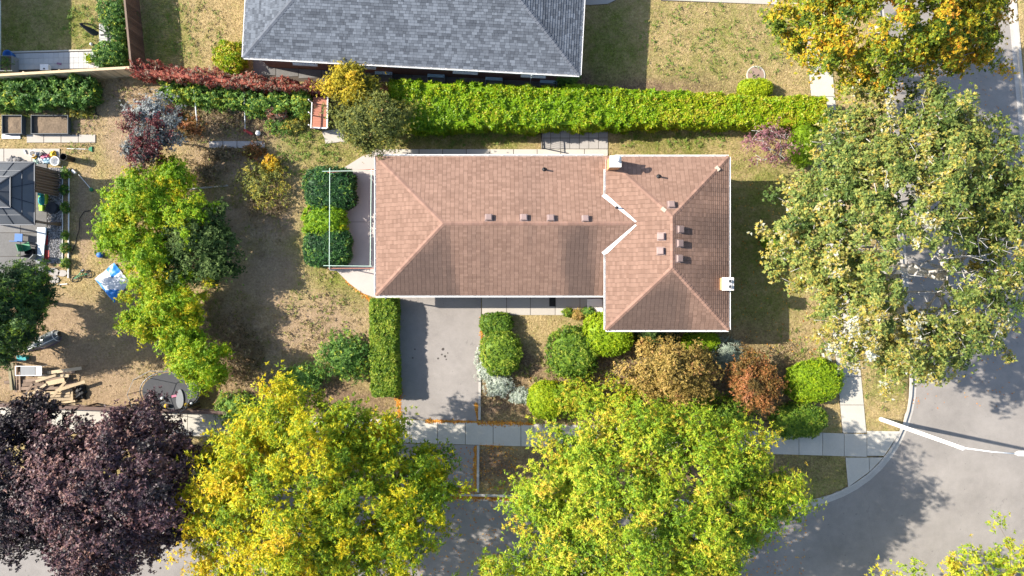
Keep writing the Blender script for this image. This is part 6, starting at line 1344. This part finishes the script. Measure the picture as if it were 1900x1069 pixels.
# scruffy weeds and ground cover in the beds and the overgrown back garden
rng = np.random.default_rng(123); WP = []; WT = []
for (cx, cy, rx, ry, cnt, t0) in ((420, 225, 110, 60, 900, .45), (350, 200, 60, 45, 350, .7), (470, 190, 70, 25, 350, .85), (430, 310, 110, 40, 650, .4), (400, 360, 60, 30, 250, .6), (440, 640, 60, 100, 800, .45), (520, 640, 90, 80, 350, .5), (380, 600, 40, 90, 400, .5), (940, 740, 50, 35, 260, .4), (1000, 690, 50, 25, 200, .55), (1140, 690, 60, 50, 350, .45), (1330, 700, 100, 60, 550, .5), (1180, 770, 200, 30, 500, .5), (1040, 775, 60, 20, 200, .8), (480, 420, 60, 60, 260, .5), (230, 170, 60, 30, 160, .5), (150, 240, 40, 60, 130, .6), (60, 200, 90, 18, 300, .85), (1440, 660, 60, 30, 200, .5), (560, 235, 60, 30, 260, .9), (600, 600, 70, 60, 160, .55), (300, 700, 40, 40, 120, .5), (1330, 80, 150, 80, 420, .95), (1260, 262, 120, 16, 160, .95), (1640, 700, 40, 70, 120, .9), (360, 60, 60, 60, 150, .85), (150, 60, 30, 50, 120, .95), (570, 290, 60, 40, 260, .95), (600, 560, 70, 60, 200, .7), (1490, 620, 50, 60, 140, .8), (860, 258, 130, 14, 160, .95)):
    a_ = rng.random(cnt) * 6.283; r_ = np.sqrt(rng.random(cnt)); clump_ = fbm(np.cos(a_) * r_ * rx * .05, np.sin(a_) * r_ * ry * .05, cnt)
    for k_ in range(cnt):
        if clump_[k_] < .42: continue
        q = P(cx + rx * r_[k_] * math.cos(a_[k_]), cy + ry * r_[k_] * math.sin(a_[k_])); WP.append((q.x, q.y, .03 + .12 * rng.random())); WT.append(t0 + .25 * (clump_[k_] - .5) * 3 + .15 * rng.normal())
WP = np.array(WP); WT = np.array(WT); ok = np.ones(len(WP), bool)
for poly in HARD: ok &= ~inpoly(WP[:, 0], WP[:, 1], [(p[0], p[1]) for p in poly])
WP, WT = WP[ok], WT[ok]; up_n = unit(np.array([[0, 0, 1.]]) + .3 * rng.normal(size=WP.shape)); V, si = sprigs(rng, WP, up_n, 7, .17, .045, lift=.35)
V[:, :, 2] = np.maximum(V[:, :, 2], .01)
lm('weed', [(0.0, (0.15, 0.11, 0.055)), (0.35, (0.33, 0.24, 0.13)), (0.6, (0.40, 0.30, 0.17)), (0.72, (0.26, 0.25, 0.06)), (1.0, (0.13, 0.22, 0.03))], trans=0.2)
tag(quads_obj('weeds', V, np.clip(WT[si] + .08 * rng.normal(size=len(si)), 0, 1), LM['weed'], origin=(0, 0, 0)), 'scruffy dry and green weeds over the garden beds', 'weeds', kind='stuff')
# fallen leaves, thick along kerbs and edges
pts = []
def line_leaves(a, b, n, spread, z):
    for _ in range(n):
        u = rng.random(); wv_ = float(vn(a[0] * .1 + u * math.hypot(b[0] - a[0], b[1] - a[1]) * .12, a[1], 5)); sp_ = spread * (.5 + 2.0 * wv_ * rng.random())
        if rng.random() > .25 + 1.1 * wv_: continue
        p = (a[0] + (b[0] - a[0]) * u + rng.normal() * sp_, a[1] + (b[1] - a[1]) * u + rng.normal() * sp_); q = P(*p); pts.append((q.x, q.y, z))
line_leaves((790, 781), (888, 783), 756, 1.1, .05); line_leaves((888, 785), (990, 786), 756, 1.8, .055); line_leaves((883.5, 750), (886, 780), 468, 1.0, .04); line_leaves((883, 828), (882, 908), 1170, 1.3, .035); line_leaves((780, 908), (884, 910), 1080, 3.0, .035)
line_leaves((740, 921), (960, 926), 2700, 2.2, ZR + .02); line_leaves((960, 926), (1450, 940), 1260, 1.6, ZR + .02); line_leaves((888, 824), (935, 826), 360, 1.8, .03); line_leaves((738, 720), (742, 775), 684, 3.0, .04); line_leaves((500, 915), (740, 921), 900, 2.5, ZR + .02)
line_leaves((690, 560), (640, 515), 288, 2, .03); line_leaves((1500, 60), (1510, 110), 216, 6, .04); line_leaves((893, 590), (893, 680), 216, 1.5, .04)
for _ in range(1400): q = P(rng.uniform(560, 1500), rng.uniform(925, 1069)); pts.append((q.x, q.y, ZR + .015))
for _ in range(500): q = P(rng.uniform(760, 960), rng.uniform(830, 910)); pts.append((q.x, q.y, .04))
for _ in range(350): q = P(rng.uniform(1360, 1600), rng.uniform(330, 660)); pts.append((q.x, q.y, .05))
for _ in range(600): q = P(rng.uniform(1640, 1890), rng.uniform(100, 760)); pts.append((q.x, q.y, ZR + .015))
for _ in range(300): q = P(rng.uniform(980, 1440), rng.uniform(700, 800)); pts.append((q.x, q.y, .05))
pts = np.array(pts); n = len(pts); a = rng.random(n) * 6.283; r = .04 + .04 * rng.random(n); ca, sa = np.cos(a)[:, None], np.sin(a)[:, None]; r = r[:, None]; e1 = np.concatenate([ca, sa, .25 * rng.normal(size=(n, 1))], 1) * r; e2 = np.concatenate([-sa, ca, .25 * rng.normal(size=(n, 1))], 1) * r * .5
V = np.stack([pts - e1, pts + e2, pts + e1, pts - e2], 1); V[:, :, 2] = np.maximum(V[:, :, 2], (pts[:, 2] - .012)[:, None])
lm('litter', [(0.0, (0.36, 0.10, 0.015)), (0.5, (0.56, 0.22, 0.02)), (1.0, (0.66, 0.40, 0.08))], trans=0.1)
tag(quads_obj('fallen_leaves', V, rng.random(n), LM['litter'], origin=(0, 0, 0)), 'drifts of fallen orange leaves along kerb and pavement edges', 'fallen leaves', kind='stuff')
